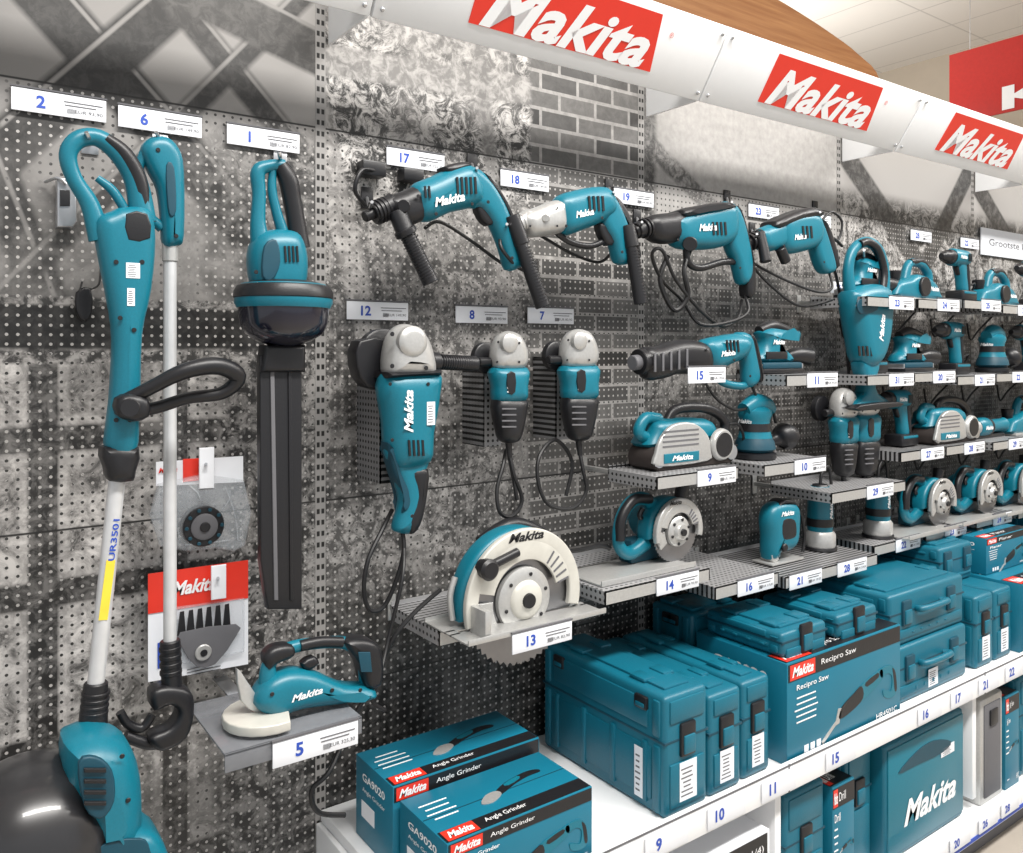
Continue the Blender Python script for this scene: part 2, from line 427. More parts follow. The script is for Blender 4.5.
# ---------------------------------------------------------------- price labels
PR=['149,90','82,90','93,90','139,50','219,00','325,30']
def label(p,num,w=.158,h=.042,name='price_label',rail=False):
    b=B(name); p=Vector(p)
    b.boxm(FRONT(p),(w,h,.003),PAPER,.0006)
    if not rail: b.boxm(FRONT(p+Vector((0,0,h*.56))),(w*1.02,.003,.006),GREY,0)
    q=p+Vector((0,-.0023,0))
    b.text(str(num),FRONT(q+Vector((-w*.2,0,0))),BLUE,h*.55,None,.03)
    if not rail:
        b.text('EUR '+PR[num%6],FRONT(q+Vector((w*.31,0,-h*.22))),GREY,h*.17,w*.3)
        b.boxm(FRONT(q+Vector((w*.25,0,h*.18))),(w*.42,h*.04,.0005),GREY,0); b.boxm(FRONT(q+Vector((w*.22,0,h*.03))),(w*.34,h*.04,.0005),GREY,0)
        for j in range(8): b.boxm(FRONT(q+Vector((w*.08+j*w*.011,0,-h*.22))),(w*.004,h*.22,.0005),GREY,0)
    return b.done()
for u,v,n in [(60,105,2),(161,122,6),(264,139,1),(416,160,17),(525,181,18),(634,198,19),(378,311,12),(482,315,8),(551,316,7)]:
    label(at(u,v,.008),n)
for x in (2.3,2.6,3.3,3.7): label((x,-.008,2.06),random.randint(20,30))
for u,n in [(610,8),(667,9),(727,10),(779,11),(841,15),(930,16),(962,17),(989,21),(1015,22)]:
    a=at(u,500,.516); label((a.x,-.5157,.548),n,.13,.05,rail=True)
for u,n in [(905,19),(935,18),(960,20),(988,26),(1010,28),(1040,30)]:
    a=at(u,500,.536); label((a.x,-.537,.137),n,.12,.045,rail=True)
# ---------------------------------------------------------------- metal trays
def tray(x0,x1,z,o1,labels=(),o0=.10):
    b=B('display_tray')
    b.box((x0,x1),(o0,o1),(z,z+.003),PERF,0)
    b.box((x0,x1),(o1-.003,o1),(z-.028,z+.003),SIL,0)
    b.box((x0,x1),(o0,o0+.003),(z-.01,z+.012),PERF,0)
    for x in (x0+.01,x1-.02): b.box((x,x+.012),(.002,o1-.02),(z-.014,z-.001),SIL,.001); b.box((x-.004,x+.016),(.001,.006),(z-.04,z+.02),SIL,.001)
    for x in (x0,x1-.003):
        b.add([(x,-o0,z),(x,-o1,z),(x,-o1,z-.028),(x,-o0,z-.03),(x+.003,-o0,z),(x+.003,-o1,z),(x+.003,-o1,z-.028),(x+.003,-o0,z-.03)],
          [[0,1,2,3],[4,7,6,5],[0,4,5,1],[1,5,6,2],[2,6,7,3],[3,7,4,0]],PERF)
    o=b.done(False)
    for x,n in labels: label((x,-o1-.0025,z-.014),n,.15)
    return o
tray(.90,1.27,1.0,.25,[],.03)
tray(1.30,1.66,1.035,.33,[(1.54,14)],.03)
tray(1.67,1.93,.985,.34,[(1.83,16)],.03)
tray(1.50,1.81,1.28,.30,[(1.72,9)],.12)
tray(1.92,2.21,1.275,.30,[(2.13,10)],.12)
tray(2.02,2.25,1.525,.30,[(2.19,11)],.12)
tray(2.24,2.655,1.165,.30,[(2.50,29)],.08)
tray(1.96,2.42,.965,.34,[(2.05,21),(2.28,28)],.06)
# ---------------------------------------------------------------- string trimmer
o=.22
b=B('string_trimmer')
b.tu([(100,240,o),(90,205,o),(74,178,o),(68,155,o),(78,140,o),(98,138,o),(120,155,o),(136,182,o),(143,222,o)],[.018,.015,.013,.014,.015,.015,.017,.019,.022],TEAL,seg=14)
b.tu([(106,138,o+.008),(124,153,o+.008),(138,178,o+.008),(144,208,o+.008)],[.009,.013,.014,.012],BLK,seg=10)
b.tu([(97,178,o),(112,190,o),(124,208,o)],[.006,.008,.008],TEAL)
b.sh([(94,222),(110,212),(122,208),(148,210),(154,240),(150,290),(141,335),(139,400),(134,455),(105,455),(109,400),(112,340),(107,300),(99,260)],o,.065,.024,TEAL)
b.sh([(126,214),(147,214),(150,238),(128,240)],o+.03,.008,.003,BLK,2)
b.screws([(116,262),(142,262),(120,318),(134,330),(116,420),(130,420)],o+.032)
b.sh([(100,446),(137,446),(134,470),(130,480),(108,480),(104,468)],o,.07,.02,BLK,2)
b.sticker(FRONT(at(129,272,o)+Vector((0,-.033,0))),.022,.026)
b.sticker(FRONT(at(127,298,o)+Vector((0,-.033,0))),.012,.03)
b.cyl(at(118,470,o),at(94,700,o),.0135,ALU)
b.boxm(FRONT(at(107,590,o+.0137),math.radians(83)),(.10,.014,.001),mat('yellow_label',(.75,.6,.05),.5),0)
b.text('UR3501',FRONT(at(114,540,o+.0145),math.radians(83)),BLUE,.010,.07,.02)
b.cyl(at(96,682,o),at(92,735,o),.019,BLK,r1=.024)
b.ribs(at(96,690,o),at(93,722,o),.0225,5)
b.tu([(122,403,o+.03),(150,388,o+.05),(185,371,o+.07),(218,366,o+.07),(238,377,o+.06),(222,393,o+.05),(188,398,o+.04),(155,408,o+.03),(125,412,o+.03)],[.013,.012,.014,.016,.015,.012,.011,.011,.012],BLK)
b.sh([(115,398),(128,393),(146,398),(147,416),(130,421),(115,414)],o+.03,.06,.015,BLK,2)
b.cyl(at(130,408,o+.06),at(130,408,o+.085),.016,BLK)
b.sh([(60,748),(72,732),(98,726),(124,736),(137,770),(138,822),(128,842),(96,846),(72,820)],o+.04,.17,.065,TEAL)
b.sh([(78,762),(96,756),(112,770),(114,800),(100,818),(84,806)],o+.122,.012,.004,TEALD)
for i in range(4): b.sh([(84,768+i*11),(106,768+i*11),(106,772+i*11),(84,772+i*11)],o+.13,.006,.001,BLK,1)
b.screws([(122,756),(128,800)],o+.115)
c=at(30,800,o+.02)
b.lathe(c-Vector((0,0,.08)),(-.10,-.15,1),[(0,.130),(.004,.136),(.05,.130),(.09,.112),(.12,.085),(.14,.05),(.148,.015)],mat('guard_black',(.02,.02,.022),.28,coat=.25),40)
b.lathe(c-Vector((0,0,.085)),(-.10,-.15,1),[(-.06,.132),(0,.139),(.006,.139)],BLK,40)
b.sh([(88,836),(112,826),(146,820),(164,846),(170,900),(85,905)],o+.06,.12,.03,TEAL)
b.sh([(100,846),(140,838),(150,850),(152,880),(104,880)],o+.119,.006,.002,TEALD)
b.done()
# pole trimmer
o=.16
b=B('pole_trimmer')
b.sh([(140,150),(150,138),(166,138),(178,150),(183,172),(183,236),(177,246),(163,246),(160,215),(156,188),(148,172)],o,.05,.02,TEAL)
b.sh([(166,165),(174,168),(176,210),(170,216),(167,200)],o+.024,.006,.002,TEALD)
b.screws([(158,150),(176,236)],o+.025)
b.tu([(146,150,o),(139,168,o),(138,190,o),(148,214,o),(162,228,o)],[.01,.008,.007,.008,.01],TEAL)
b.cyl(at(170,240,o),at(170,650,o),.0115,ALU)
b.cyl(at(170,243,o),at(170,262,o),.014,SIL)
b.cyl(at(170,640,o),at(172,690,o),.018,BLK)
b.ribs(at(170,645,o),at(171,676,o),.0195,4)
b.sh([(149,690),(165,683),(188,688),(192,708),(184,735),(160,748),(148,740),(150,732),(168,724),(176,710),(168,702),(152,708)],o,.05,.012,BLK)
b.tu([(120,712,o),(128,724,o),(142,728,o),(152,715,o)],.008,BLK)
b.tu([(125,736,o),(150,744,o),(172,740,o)],.01,BLK)
b.done()
for (u,v,oo) in [(90,140,.22),(160,140,.16)]:
    b=B('display_hook'); b.tu([(u,v+4,.006),(u,v+2,oo*.5),(u,v,oo),(u-4,v-8,oo+.02)],.0035,CHR,seg=8); b.boxm(FRONT(at(u,v+4,.003)),(.03,.04,.004),CHR,.001); b.done()
# hedge trimmer
o=.20
b=B('hedge_trimmer')
b.sh([(249,272),(250,245),(262,232),(284,230),(298,236),(305,258),(303,286),(292,297),(260,297)],o,.085,.036,TEAL)
b.tu([(262,250,o),(258,225,o),(259,195,o),(258,172,o),(270,166,o),(284,166,o)],[.022,.015,.013,.014,.012,.013],TEAL,seg=12)
b.tu([(280,165,o),(288,180,o),(292,200,o),(296,222,o),(300,248,o)],[.015,.019,.018,.018,.02],BLK,seg=12)
b.tu([(273,166,o),(272,190,o),(277,214,o),(284,236,o)],[.007,.009,.010,.012],TEAL)
b.sh([(264,246),(276,240),(280,262),(272,280),(262,276)],o+.042,.008,.003,TEALD)
b.vents(284,246,o+.044,4,4,16)
b.screws([(256,272),(296,282)],o+.042)
c=at(284,300,o)
b.lathe(c+Vector((0,0,.034)),(0,0,-1),[(0,.055),(.004,.080),(.022,.092),(.04,.093),(.05,.088)],TEAL,36)
b.lathe(c+Vector((0,0,.036)),(0,0,-1),[(0,.06),(.010,.088),(.02,.0935),(.032,.0945),(.036,.09)],BLK,36)
b.lathe(c+Vector((0,0,-.016)),(0,0,-1),[(0,.086),(.03,.083),(.05,.074),(.065,.05),(.075,.02)],NAVY,36)
b.sh([(262,345),(302,345),(302,372),(258,372)],o,.05,.01,BLK,1)
b.sh([(258,355),(300,357),(300,608),(266,608),(259,560)],o,.022,.003,BLK,1)
b.sh([(270,366),(274,366),(278,600),(274,600)],o+.012,.004,.001,GREY,1)
b.sh([(288,366),(291,366),(293,600),(290,600)],o+.012,.004,.001,BLK,1)
b.done()
b=B('display_hook'); b.tu([(280,160,.006),(280,160,.1),(280,157,.22),(279,152,.235)],.004,CHR,seg=8); b.boxm(FRONT(at(280,160,.003)),(.03,.04,.004),CHR,.001); b.done()
# blister packs
b=B('trimmer_spool_pack')
b.sh([(156,462),(243,456),(243,482),(156,486)],.05,.002,0,PAPER,1)
b.sh([(183,459),(204,458),(204,480),(183,482)],.052,.002,0,RED,1)
b.logo(FRONT(at(168,470,.054)),.035,.010,RED)
b.sh([(158,484),(243,480),(244,545),(215,548),(160,546)],.06,.03,.01,CLEAR,2)
for (x1,y1,x2,y2) in [(162,490,180,540),(225,486,238,540),(185,545,230,540),(190,486,200,500),(230,490,222,510)]: b.tu([(x1,y1,.077),((x1+x2)/2+3,(y1+y2)/2,.079),(x2,y2,.077)],.0012,CLEAR,seg=6)
c=at(200,524,.05); b.cyl(c,c+Vector((0,-.030,0)),.040,BLK); b.lathe(c+Vector((0,-.03,0)),(0,-1,0),[(0,.026),(.003,.026),(.006,.02)],GREY,24); b.cyl(c+Vector((0,-.034,0)),c+Vector((0,-.04,0)),.010,BLK)
for k in range(10):
    a=k*math.pi/5; q=c+Vector((.034*math.cos(a),-.031,.034*math.sin(a))); b.cyl(q,q+Vector((0,-.003,0)),.004,TEALD,seg=8)
b.sh([(199,448),(214,447),(214,488),(199,489)],.075,.006,.002,PAPER,1)
b.tu([(206,466,0.003),(206,464,.09)],.003,CHR,seg=8)
b.done()
b=B('shear_blade_pack')
b.sh([(148,574),(248,560),(248,664),(148,682)],.05,.002,0,PAPER,1)
b.sh([(148,574),(248,560),(248,598),(148,614)],.052,.002,0,RED,1)
b.boxm(FRONT(at(162,655,.052)),(.016,.05,.001),BLUE,0)
for i in range(5): b.boxm(FRONT(at(200+8*(i%2),670-i*0.5,.052)+Vector((0,0,-.004*i+.006))),(.05,.0012,.001),GREY,0)
b.logo(FRONT(at(194,586,.055)),.085,.028)
b.sh([(170,608),(244,598),(244,652),(165,666)],.056,.012,.003,CLEAR,1)
for i in range(6): b.sh([(180+i*9,612-i*1.5),(184+i*9,611-i*1.5),(186+i*9,636),(177+i*9,636)],.064,.003,.0005,BLK,1)
b.sh([(180,632),(236,624),(236,636),(215,664),(196,666),(182,648)],.064,.004,.001,GREY,2)
c=at(203,652,.066); b.cyl(c,c+Vector((0,-.006,0)),.016,SIL); b.cyl(c+Vector((0,-.006,0)),c+Vector((0,-.008,0)),.007,BLK)
b.sh([(211,566),(226,564),(226,598),(211,600)],.075,.006,.002,PAPER,1)
b.tu([(218,580,0.003),(218,578,.09)],.003,CHR,seg=8)
b.done()
b=B('metal_clip'); b.sh([(56,180),(75,178),(76,222),(72,228),(56,228)],.02,.03,.003,CHR,1); b.sh([(60,190),(70,190),(70,206),(60,206)],.037,.004,.001,BLK,1); b.tu([(45,182,.01),(58,178,.04),(66,184,.04)],.003,CHR,seg=8); b.done()
b=B('security_key_tag'); b.tu([(82,282,.01),(79,294,.02),(76,300,.02)],.002,CORD,seg=6); b.sh([(76,292),(90,288),(92,312),(84,322),(76,312)],.02,.02,.005,BLK,2); b.tu([(88,290,.02),(99,284,.02),(101,262,.01)],.002,CORD,seg=6); b.done()
# grass shear
o=.28
b=B('grass_shear')
b.sh([(252,702),(262,680),(285,668),(312,670),(340,682),(368,684),(371,696),(340,701),(300,706),(272,714)],o,.07,.025,TEAL)
b.tu([(268,684,o),(270,662,o),(290,648,o),(318,643,o),(345,643,o),(362,655,o),(366,685,o)],[.018,.013,.012,.011,.012,.014,.014],TEAL,seg=12)
b.tu([(300,646,o+.006),(320,642,o+.006),(342,642,o+.006)],.0105,BLK,seg=12)
b.sh([(341,640),(358,636),(374,642),(379,662),(376,682),(362,684),(356,662)],o,.06,.015,BLK)
b.sh([(358,652),(370,652),(372,672),(361,672)],o+.031,.003,.001,TEALD,1)
b.sh([(262,655),(272,645),(290,643),(292,654),(275,662),(266,668)],o,.04,.012,BLK)
b.sh([(300,662),(312,655),(318,662),(306,670)],o,.025,.008,BLK,2)
b.logo(FRONT(at(300,688,o)+Vector((0,-.036,0)),.05),.06,.013)
b.screws([(272,694),(332,690),(360,690)],o+.034)
b.sh([(236,668),(246,680),(262,706),(256,712),(240,700)],o,.012,.003,SIL,2)
c=at(256,712,o); P=[]
for i in range(11):
    a=math.pi*(.62+.95*i/10); P.append(Vector((c.x+.02+.078*math.cos(a),c.y+.075*math.sin(a))))
P=P+[Vector((c.x+.05,c.y-.03)),Vector((c.x+.05,c.y+.03))]
b.prism(P,mcols((1,0,0),(0,0,1),(0,1,0),(0,0,c.z-.008)),.018,.003,CREAM)
SHZ=c.z-.02
b.done()
b=B('clear_display_tray')
b.box((.42,.67),(.12,.36),(SHZ-.008,SHZ-.003),SMOKE,.001); b.box((.42,.67),(.355,.36),(SHZ-.035,SHZ-.003),SMOKE,.001)
b.box((.50,.53),(.002,.14),(SHZ-.012,SHZ-.008),CHR,.001); b.box((.60,.63),(.002,.14),(SHZ-.012,SHZ-.008),CHR,.001)
b.done()
label((at(318,745,.37).x,-.363,at(318,745,.37).z),5,.16,.044)
# ---------------------------------------------------------------- drills
def cordl(name,pts,r=.0042):
    b=B(name); b.tu(pts,r,CORD,seg=8,sub=6); return b.done()
o=.18
b=B('hammer_drill')
b.cyl(at(364,217,o),at(374,213,o),.012,BLK); b.cyl(at(373,214,o),at(394,205,o),.022,BLK,r1=.026); b.ribs(at(374,213.5,o),at(388,208,o),.0265,4)
b.sh([(384,200),(400,192),(418,186),(424,200),(424,218),(408,226),(392,220)],o,.062,.028,BLK)
b.cyl(at(404,206,o+.03),at(404,206,o+.045),.014,BLK)
b.sh([(410,188),(430,177),(455,166),(468,166),(478,180),(480,200),(470,208),(448,213),(428,222),(414,216)],o,.078,.036,TEAL)
b.sh([(462,170),(474,168),(490,182),(503,204),(512,228),(522,258),(518,268),(506,270),(500,250),(490,226),(478,210),(468,205)],o,.05,.022,TEAL)
b.sh([(480,173),(492,184),(505,205),(514,228),(524,256),(519,260),(510,232),(498,206),(484,186)],o,.046,.012,BLK)
b.sh([(474,206),(484,208),(492,222),(486,226),(478,218)],o,.03,.008,BLK,2)
b.sh([(440,168),(458,163),(468,165),(462,172),(446,176)],o,.05,.012,BLK,2)
b.vents(456,177,o+.04,5,4.5,17)
b.vents(424,186,o+.04,2,4,12)
b.screws([(418,196),(436,214),(472,204),(488,202),(512,258)],o+.036)
b.logo(FRONT(at(440,202,o)+Vector((0,-.041,0)),.28),.08,.02)
b.cyl(at(397,212,o+.02),at(407,236,o+.035),.020,BLK); b.cyl(at(405,230,o+.035),at(431,283,o+.05),.0155,BLK,r1=.018)
b.ribs(at(408,236,o+.036),at(429,279,o+.05),.0178,16)
b.cyl(at(404,229,o+.035),at(407,235,o+.035),.024,BLK)
b.tu([(516,266,o),(530,272,o),(536,262,o)],.005,CORD)
HD=b.done()
b=B('two_speed_drill')
b.cyl(at(506,228,o),at(516,224,o),.014,BLK); b.cyl(at(514,226,o),at(530,219,o),.02,SIL,r1=.026)
b.ribs(at(516,225,o),at(526,221,o),.024,3,SIL)
b.sh([(519,216),(536,207),(556,200),(562,205),(563,230),(545,236),(526,236)],o,.066,.03,SIL)
b.cyl(at(546,218,o+.03),at(546,218,o+.040),.010,SIL); b.screws([(530,226),(557,208),(557,226)],o+.033,.003)
b.sh([(554,201),(572,191),(600,187),(609,194),(612,212),(600,222),(582,230),(560,234)],o,.074,.034,TEAL)
b.sh([(598,190),(611,196),(621,214),(630,240),(635,258),(628,264),(616,263),(610,243),(600,224)],o,.05,.02,TEAL)
b.sh([(610,196),(619,204),(628,222),(637,254),(632,258),(622,230),(610,206)],o,.046,.012,BLK)
b.sh([(596,224),(604,226),(612,242),(606,246),(599,236)],o,.03,.008,BLK,2)
b.vents(588,196,o+.038,4,4.5,15)
b.screws([(566,226),(602,218),(622,252)],o+.036)
b.logo(FRONT(at(575,215,o)+Vector((0,-.038,0)),.25),.06,.017)
b.cyl(at(511,216,o+.02),at(522,245,o+.03),.020,BLK); b.cyl(at(520,242,o+.03),at(543,307,o+.05),.0155,BLK,r1=.018)
b.ribs(at(523,248,o+.031),at(542,303,o+.05),.0178,18)
b.tu([(556,232,o),(570,242,o),(590,246,o),(606,240,o)],.008,BLK)
b.done()
b=B('rotary_hammer')
b.cyl(at(634,232,o),at(650,227,o),.016,BLK,r1=.024); b.cyl(at(636,231,o),at(641,229,o),.022,BLK); b.ribs(at(642,229,o),at(652,226,o),.027,3)
b.sh([(646,218),(668,213),(682,212),(684,236),(668,244),(650,240)],o,.066,.03,BLK)
b.sh([(668,222),(676,214),(692,208),(724,202),(732,212),(732,236),(720,247),(696,250),(674,246)],o,.078,.034,TEAL)
b.sh([(676,211),(700,205),(724,203),(728,211),(700,215),(680,219)],o+.005,.078,.022,BLK,2)
b.sh([(720,205),(733,206),(742,226),(749,262),(747,280),(739,284),(733,262),(726,244)],o,.05,.02,TEAL)
b.sh([(733,209),(740,218),(750,262),(751,292),(744,296),(742,262)],o,.046,.012,BLK)
b.cyl(at(690,244,o+.03),at(690,244,o+.046),.02,BLK)
b.vents(712,222,o+.04,4,4,13); b.screws([(678,240),(726,216),(740,268)],o+.036)
b.logo(FRONT(at(697,229,o)+Vector((0,-.041,0)),.12),.075,.02)
b.cyl(at(627,226,o+.02),at(632,248,o+.03),.02,BLK); b.cyl(at(631,246,o+.03),at(641,304,o+.04),.0155,BLK,r1=.018)
b.ribs(at(632,250,o+.03),at(641,300,o+.04),.0178,16)
b.tu([(686,246,o),(688,262,o),(700,268,o),(722,262,o),(738,262,o)],.010,BLK)
RH=b.done()
b=B('combination_hammer')
b.cyl(at(741,246,o),at(764,236,o),.015,BLK,r1=.024); b.ribs(at(748,243,o),at(762,237,o),.027,4)
b.sh([(756,232),(770,224),(784,220),(788,240),(776,250),(760,250)],o,.06,.027,TEAL)
b.sh([(776,222),(792,212),(810,212),(818,224),(816,244),(800,252),(780,252)],o,.072,.033,TEAL)
b.sh([(768,222),(790,212),(806,208),(816,212),(814,218),(794,222),(772,230)],o,.078,.02,BLK,2)
b.sh([(808,214),(818,222),(826,244),(832,268),(826,274),(819,270),(812,248)],o,.05,.018,TEAL)
b.sh([(819,220),(827,232),(835,262),(831,268),(824,244)],o,.046,.012,BLK)
b.vents(802,226,o+.037,3,4,12); b.screws([(764,246),(784,246),(824,262)],o+.034)
b.logo(FRONT(at(790,238,o)+Vector((0,-.038,0)),.15),.06,.017)
b.cyl(at(760,232,o+.02),at(766,262,o+.04),.014,BLK,r1=.017)
b.cyl(at(780,248,o+.02),at(786,262,o+.02),.016,BLK)
CH=b.done()
for (u,v) in [(370,206),(475,172),(505,228),(612,196),(640,226),(730,206),(755,238),(818,216)]:
    b=B('display_hook'); b.tu([(u-3,v-8,.008),(u-2,v-4,.1),(u,v+2,.17),(u+2,v-4,.22)],.0035,CHR,seg=8); b.boxm(FRONT(at(u-3,v-8,.0035)),(.03,.05,.005),BLK,.001); b.done()
b=B('display_bracket'); x0=at(385,185,.03).x; b.box((x0-.06,x0+.0),(.002,.04),(2.0,2.035),BLK,.004); b.box((x0+.045,x0+.10),(.002,.04),(2.0,2.03),BLK,.004); b.tu([(365,205,.02),(355,190,.05),(362,170,.05),(378,172,.03)],.005,BLK); b.done()
cordl('power_cord',[(515,268,.18),(500,262,.15),(470,240,.1),(440,222,.1),(425,228,.12)])
cordl('power_cord',[(628,262,.18),(616,250,.14),(600,262,.1),(575,255,.1),(548,240,.1),(535,232,.12)])
cordl('power_cord',[(520,268,.18),(512,262,.2),(500,240,.19),(520,214,.1)])
cordl('power_cord',[(745,295,.18),(748,312,.2),(730,322,.2),(700,324,.18),(682,300,.16),(662,280,.16),(652,255,.17),(662,250,.19),(676,280,.19),(700,310,.19),(722,326,.18),(738,318,.17),(742,300,.16)],.005)
cordl('power_cord',[(690,250,.17),(684,270,.19),(688,296,.19),(674,310,.17),(660,280,.16),(668,256,.16)],.007)
cordl('power_cord',[(829,272,.18),(832,288,.2),(818,292,.2),(790,282,.16),(765,270,.14),(750,262,.14),(770,285,.15),(800,306,.16),(832,300,.17)])
cordl('power_cord',[(822,220,.16),(832,212,.16),(842,222,.17),(838,240,.17),(826,238,.17)])
# ---------------------------------------------------------------- angle grinders
def bracket(u0,v0,v1,oo,w=.06):
    b=B('perforated_bracket'); p=at(u0,v0,oo); q=at(u0,v1,oo); xa=p.x
    b.box((xa,xa+.003),(0.002,oo),(q.z,p.z),PERFS,0); b.box((xa,xa+w),(oo-.003,oo),(q.z,p.z),PERFS,0); b.box((xa,xa+w),(0.002,oo),(p.z-.003,p.z),PERFS,0)
    b.done(False)
bracket(380,370,484,.12); bracket(484,360,447,.10,.05); bracket(556,357,440,.10,.05)
o=.17
b=B('angle_grinder')
b.sh([(383,368),(386,342),(394,328),(404,324),(418,329),(428,345),(433,372),(420,380),(390,378)],o,.088,.04,SIL)
b.lathe(at(404,342,o)+Vector((0,-.03,0)),(0,-1,0),[(0,.035),(.012,.034),(.018,.028),(.02,.02)],SIL)
b.screws([(392,366),(426,368),(392,334),(421,338)],o+.044,.005)
b.sh([(381,374),(434,371),(437,395),(431,432),(427,462),(396,470),(386,452),(383,420)],o,.095,.045,TEAL)
b.sh([(381,372),(434,369),(434,375),(381,378)],o,.096,.02,BLK,1)
b.sh([(386,444),(428,448),(424,470),(421,500),(416,522),(410,533),(396,532),(393,526),(399,500),(392,474)],o,.055,.024,TEAL)
b.sh([(405,470),(424,468),(422,500),(416,524),(407,533),(402,520),(410,495)],o,.06,.016,BLK)
b.sh([(384,442),(392,452),(400,480),(404,500),(398,512),(400,495),(390,472)],o,.05,.012,TEALD)
b.vents(408,440,o+.048,4,4.5,16)
b.screws([(390,384),(428,384),(392,440),(412,516)],o+.046)
b.cyl(at(430,362,o),at(438,362,o),.022,BLK); b.cyl(at(436,362,o),at(476,364,o),.015,BLK,r1=.018); b.ribs(at(440,362,o),at(472,363.5,o),.0178,14)
c=at(385,355,o-.05); b.lathe(c,(0,1,0),[(0,.054),(.003,.058),(.026,.058),(.03,.052)],BLK,32)
b.sh([(355,341),(386,341),(386,386),(362,386),(352,366)],o-.06,.05,.006,BLK,2)
b.logo(FRONT(at(398,410,o)+Vector((0,-.0485,0)),math.pi/2),.09,.022)
b.sticker(FRONT(at(420,412,o)+Vector((0,-.048,0))),.02,.05)
b.done()
cordl('power_cord',[(402,530,.17),(404,548,.18),(398,575,.18),(385,605,.17),(370,610,.17),(364,590,.17),(368,560,.17),(382,530,.15),(392,510,.12)],.005)
cordl('power_cord',[(404,548,.18),(402,580,.22),(388,640,.22),(380,675,.25),(372,700,.25),(385,710,.25)])
cordl('power_cord',[(440,590,.2),(415,612,.22),(392,640,.22),(375,680,.2),(352,720,.2),(330,770,.25),(312,790,.25),(318,812,.25),(345,815,.25)],.005)
def small_grinder(du,dv):
    b=B('compact_angle_grinder')
    f=lambda L:[(u+du,v+dv) for u,v in L]
    b.sh(f([(492,362),(493,346),(499,335),(508,331),(518,335),(524,348),(525,362),(518,370),(498,370)]),.16,.062,.028,SIL)
    c=at(508+du,343+dv,.185); b.lathe(c,(0,-1,0),[(0,.024),(.01,.022),(.014,.015)],SIL,20)
    b.screws(f([(497,362),(519,362),(498,342),(519,343)]),.191,.003)
    b.sh(f([(492,368),(524,367),(525,385),(522,402),(496,403),(493,386)]),.16,.068,.031,TEAL)
    b.sh(f([(494,399),(523,398),(524,412),(520,432),(515,442),(502,442),(497,430)]),.16,.062,.028,BLK)
    b.sh(f([(507,374),(515,373),(515,392),(508,393)]),.193,.005,.002,BLK,2)
    for i in range(4): b.sh(f([(502,408+i*6),(516,408+i*6),(516,409.5+i*6),(502,409.5+i*6)]),.191,.003,0,GREY,1)
    b.logo(FRONT(at(501+du,384+dv,.16)+Vector((0,-.0345,0)),math.pi/2),.045,.012)
    b.cyl(at(508+du,438+dv,.16),at(510+du,458+dv,.16),.009,BLK,r1=.006)
    c=at(488+du,358+dv,.11); b.lathe(c,(0,1,0),[(0,.034),(.003,.038),(.02,.038),(.023,.034)],BLK,28)
    b.cyl(at(478+du,362+dv,.15),at(494+du,362+dv,.15),.011,BLK)
    return b.done()
SG=small_grinder(0,0); SG2=small_grinder(70,-2)
cordl('power_cord',[(510,456,.16),(514,475,.17),(522,500,.17),(512,516,.17),(500,512,.17),(497,490,.16),(503,466,.15),(507,450,.13),(512,470,.13),(517,500,.14)],.005)
cordl('power_cord',[(580,454,.16),(583,470,.17),(586,492,.17),(572,508,.17),(548,504,.17),(538,480,.16),(540,455,.15),(556,440,.13),(572,462,.14),(566,496,.14)],.005)
# reciprocating saw
o=.2
b=B('reciprocating_saw')
b.cyl(at(638,362,o),at(647,361,o),.034,BLK); b.cyl(at(632,363,o),at(640,362,o),.02,GREY)
b.sh([(641,350),(655,346),(676,340),(696,341),(706,348),(708,366),(700,374),(676,374),(660,379),(644,378)],o,.075,.034,BLK)
for i in range(5): b.sh([(654+i*8,354-i*1.2),(656+i*8,353.5-i*1.2),(656+i*8,372-i*.8),(654+i*8,372-i*.8)],o+.037,.004,.001,GREY,1)
b.sh([(700,343),(718,336),(738,334),(746,342),(742,356),(728,364),(708,370)],o,.078,.035,TEAL)
b.sh([(734,335),(747,334),(753,350),(757,376),(752,386),(744,385),(742,362)],o,.045,.02,TEAL)
b.sh([(746,335),(752,340),(759,372),(756,382),(750,360)],o,.046,.012,BLK)
b.tu([(712,368,o),(722,382,o),(740,386,o),(750,383,o)],.011,TEAL)
b.vents(726,340,o+.04,4,3.6,12); b.screws([(706,350),(734,360),(750,376)],o+.037)
b.logo(FRONT(at(717,353,o)+Vector((0,-.041,0)),.1),.06,.016)
b.done()
b=B('display_hook'); b.tu([(700,362,.006),(700,364,.15),(700,372,.28)],.005,CHR,seg=8); b.done()
label(at(707,375,.29),15,.145)
cordl('power_cord',[(752,386,.2),(756,402,.2),(738,410,.2),(718,400,.2),(706,384,.2)])
# belt sander
zt=1.284
b=B('belt_sander'); o=.19
x0=at(640,440,o).x; x1=at(722,440,o).x; W=x1-x0
def L(x,z): return Vector((x0+x,z+zt))
P=[(0.02,.0),(W-.02,.0),(W-.005,.01),(W,.03),(W-.005,.05),(W-.02,.062),(.02,.062),(.005,.05),(0,.03),(.005,.01)]
b.prism([L(*p) for p in P],Matrix.Translation((0,-o,0)),.10,.006,mat('sanding_belt',(.03,.022,.02),.85,bump=.6,scale=900))
b.prism(catmull([L(*p) for p in [(.01,.014),(W*.62,.014),(W*.66,.04),(W*.62,.085),(W*.45,.12),(.07,.12),(.025,.09),(.005,.05)]],3,True),Matrix.Translation((0,-o-.05,0)),.014,.005,SIL)
for i in range(4): b.box((x0+W*.08,x0+W*.5),(o+.057,o+.0585),(zt+.062+i*.013,zt+.066+i*.013),GREY,0)
b.prism(catmull([L(*p) for p in [(.03,.02),(W*.5,.02),(W*.5,.045),(.03,.045)]],1,True),Matrix.Translation((0,-o-.058,0)),.003,.001,TEAL)
b.logo(FRONT((x0+W*.3,-o-.0605,zt+.032)),.08,.014)
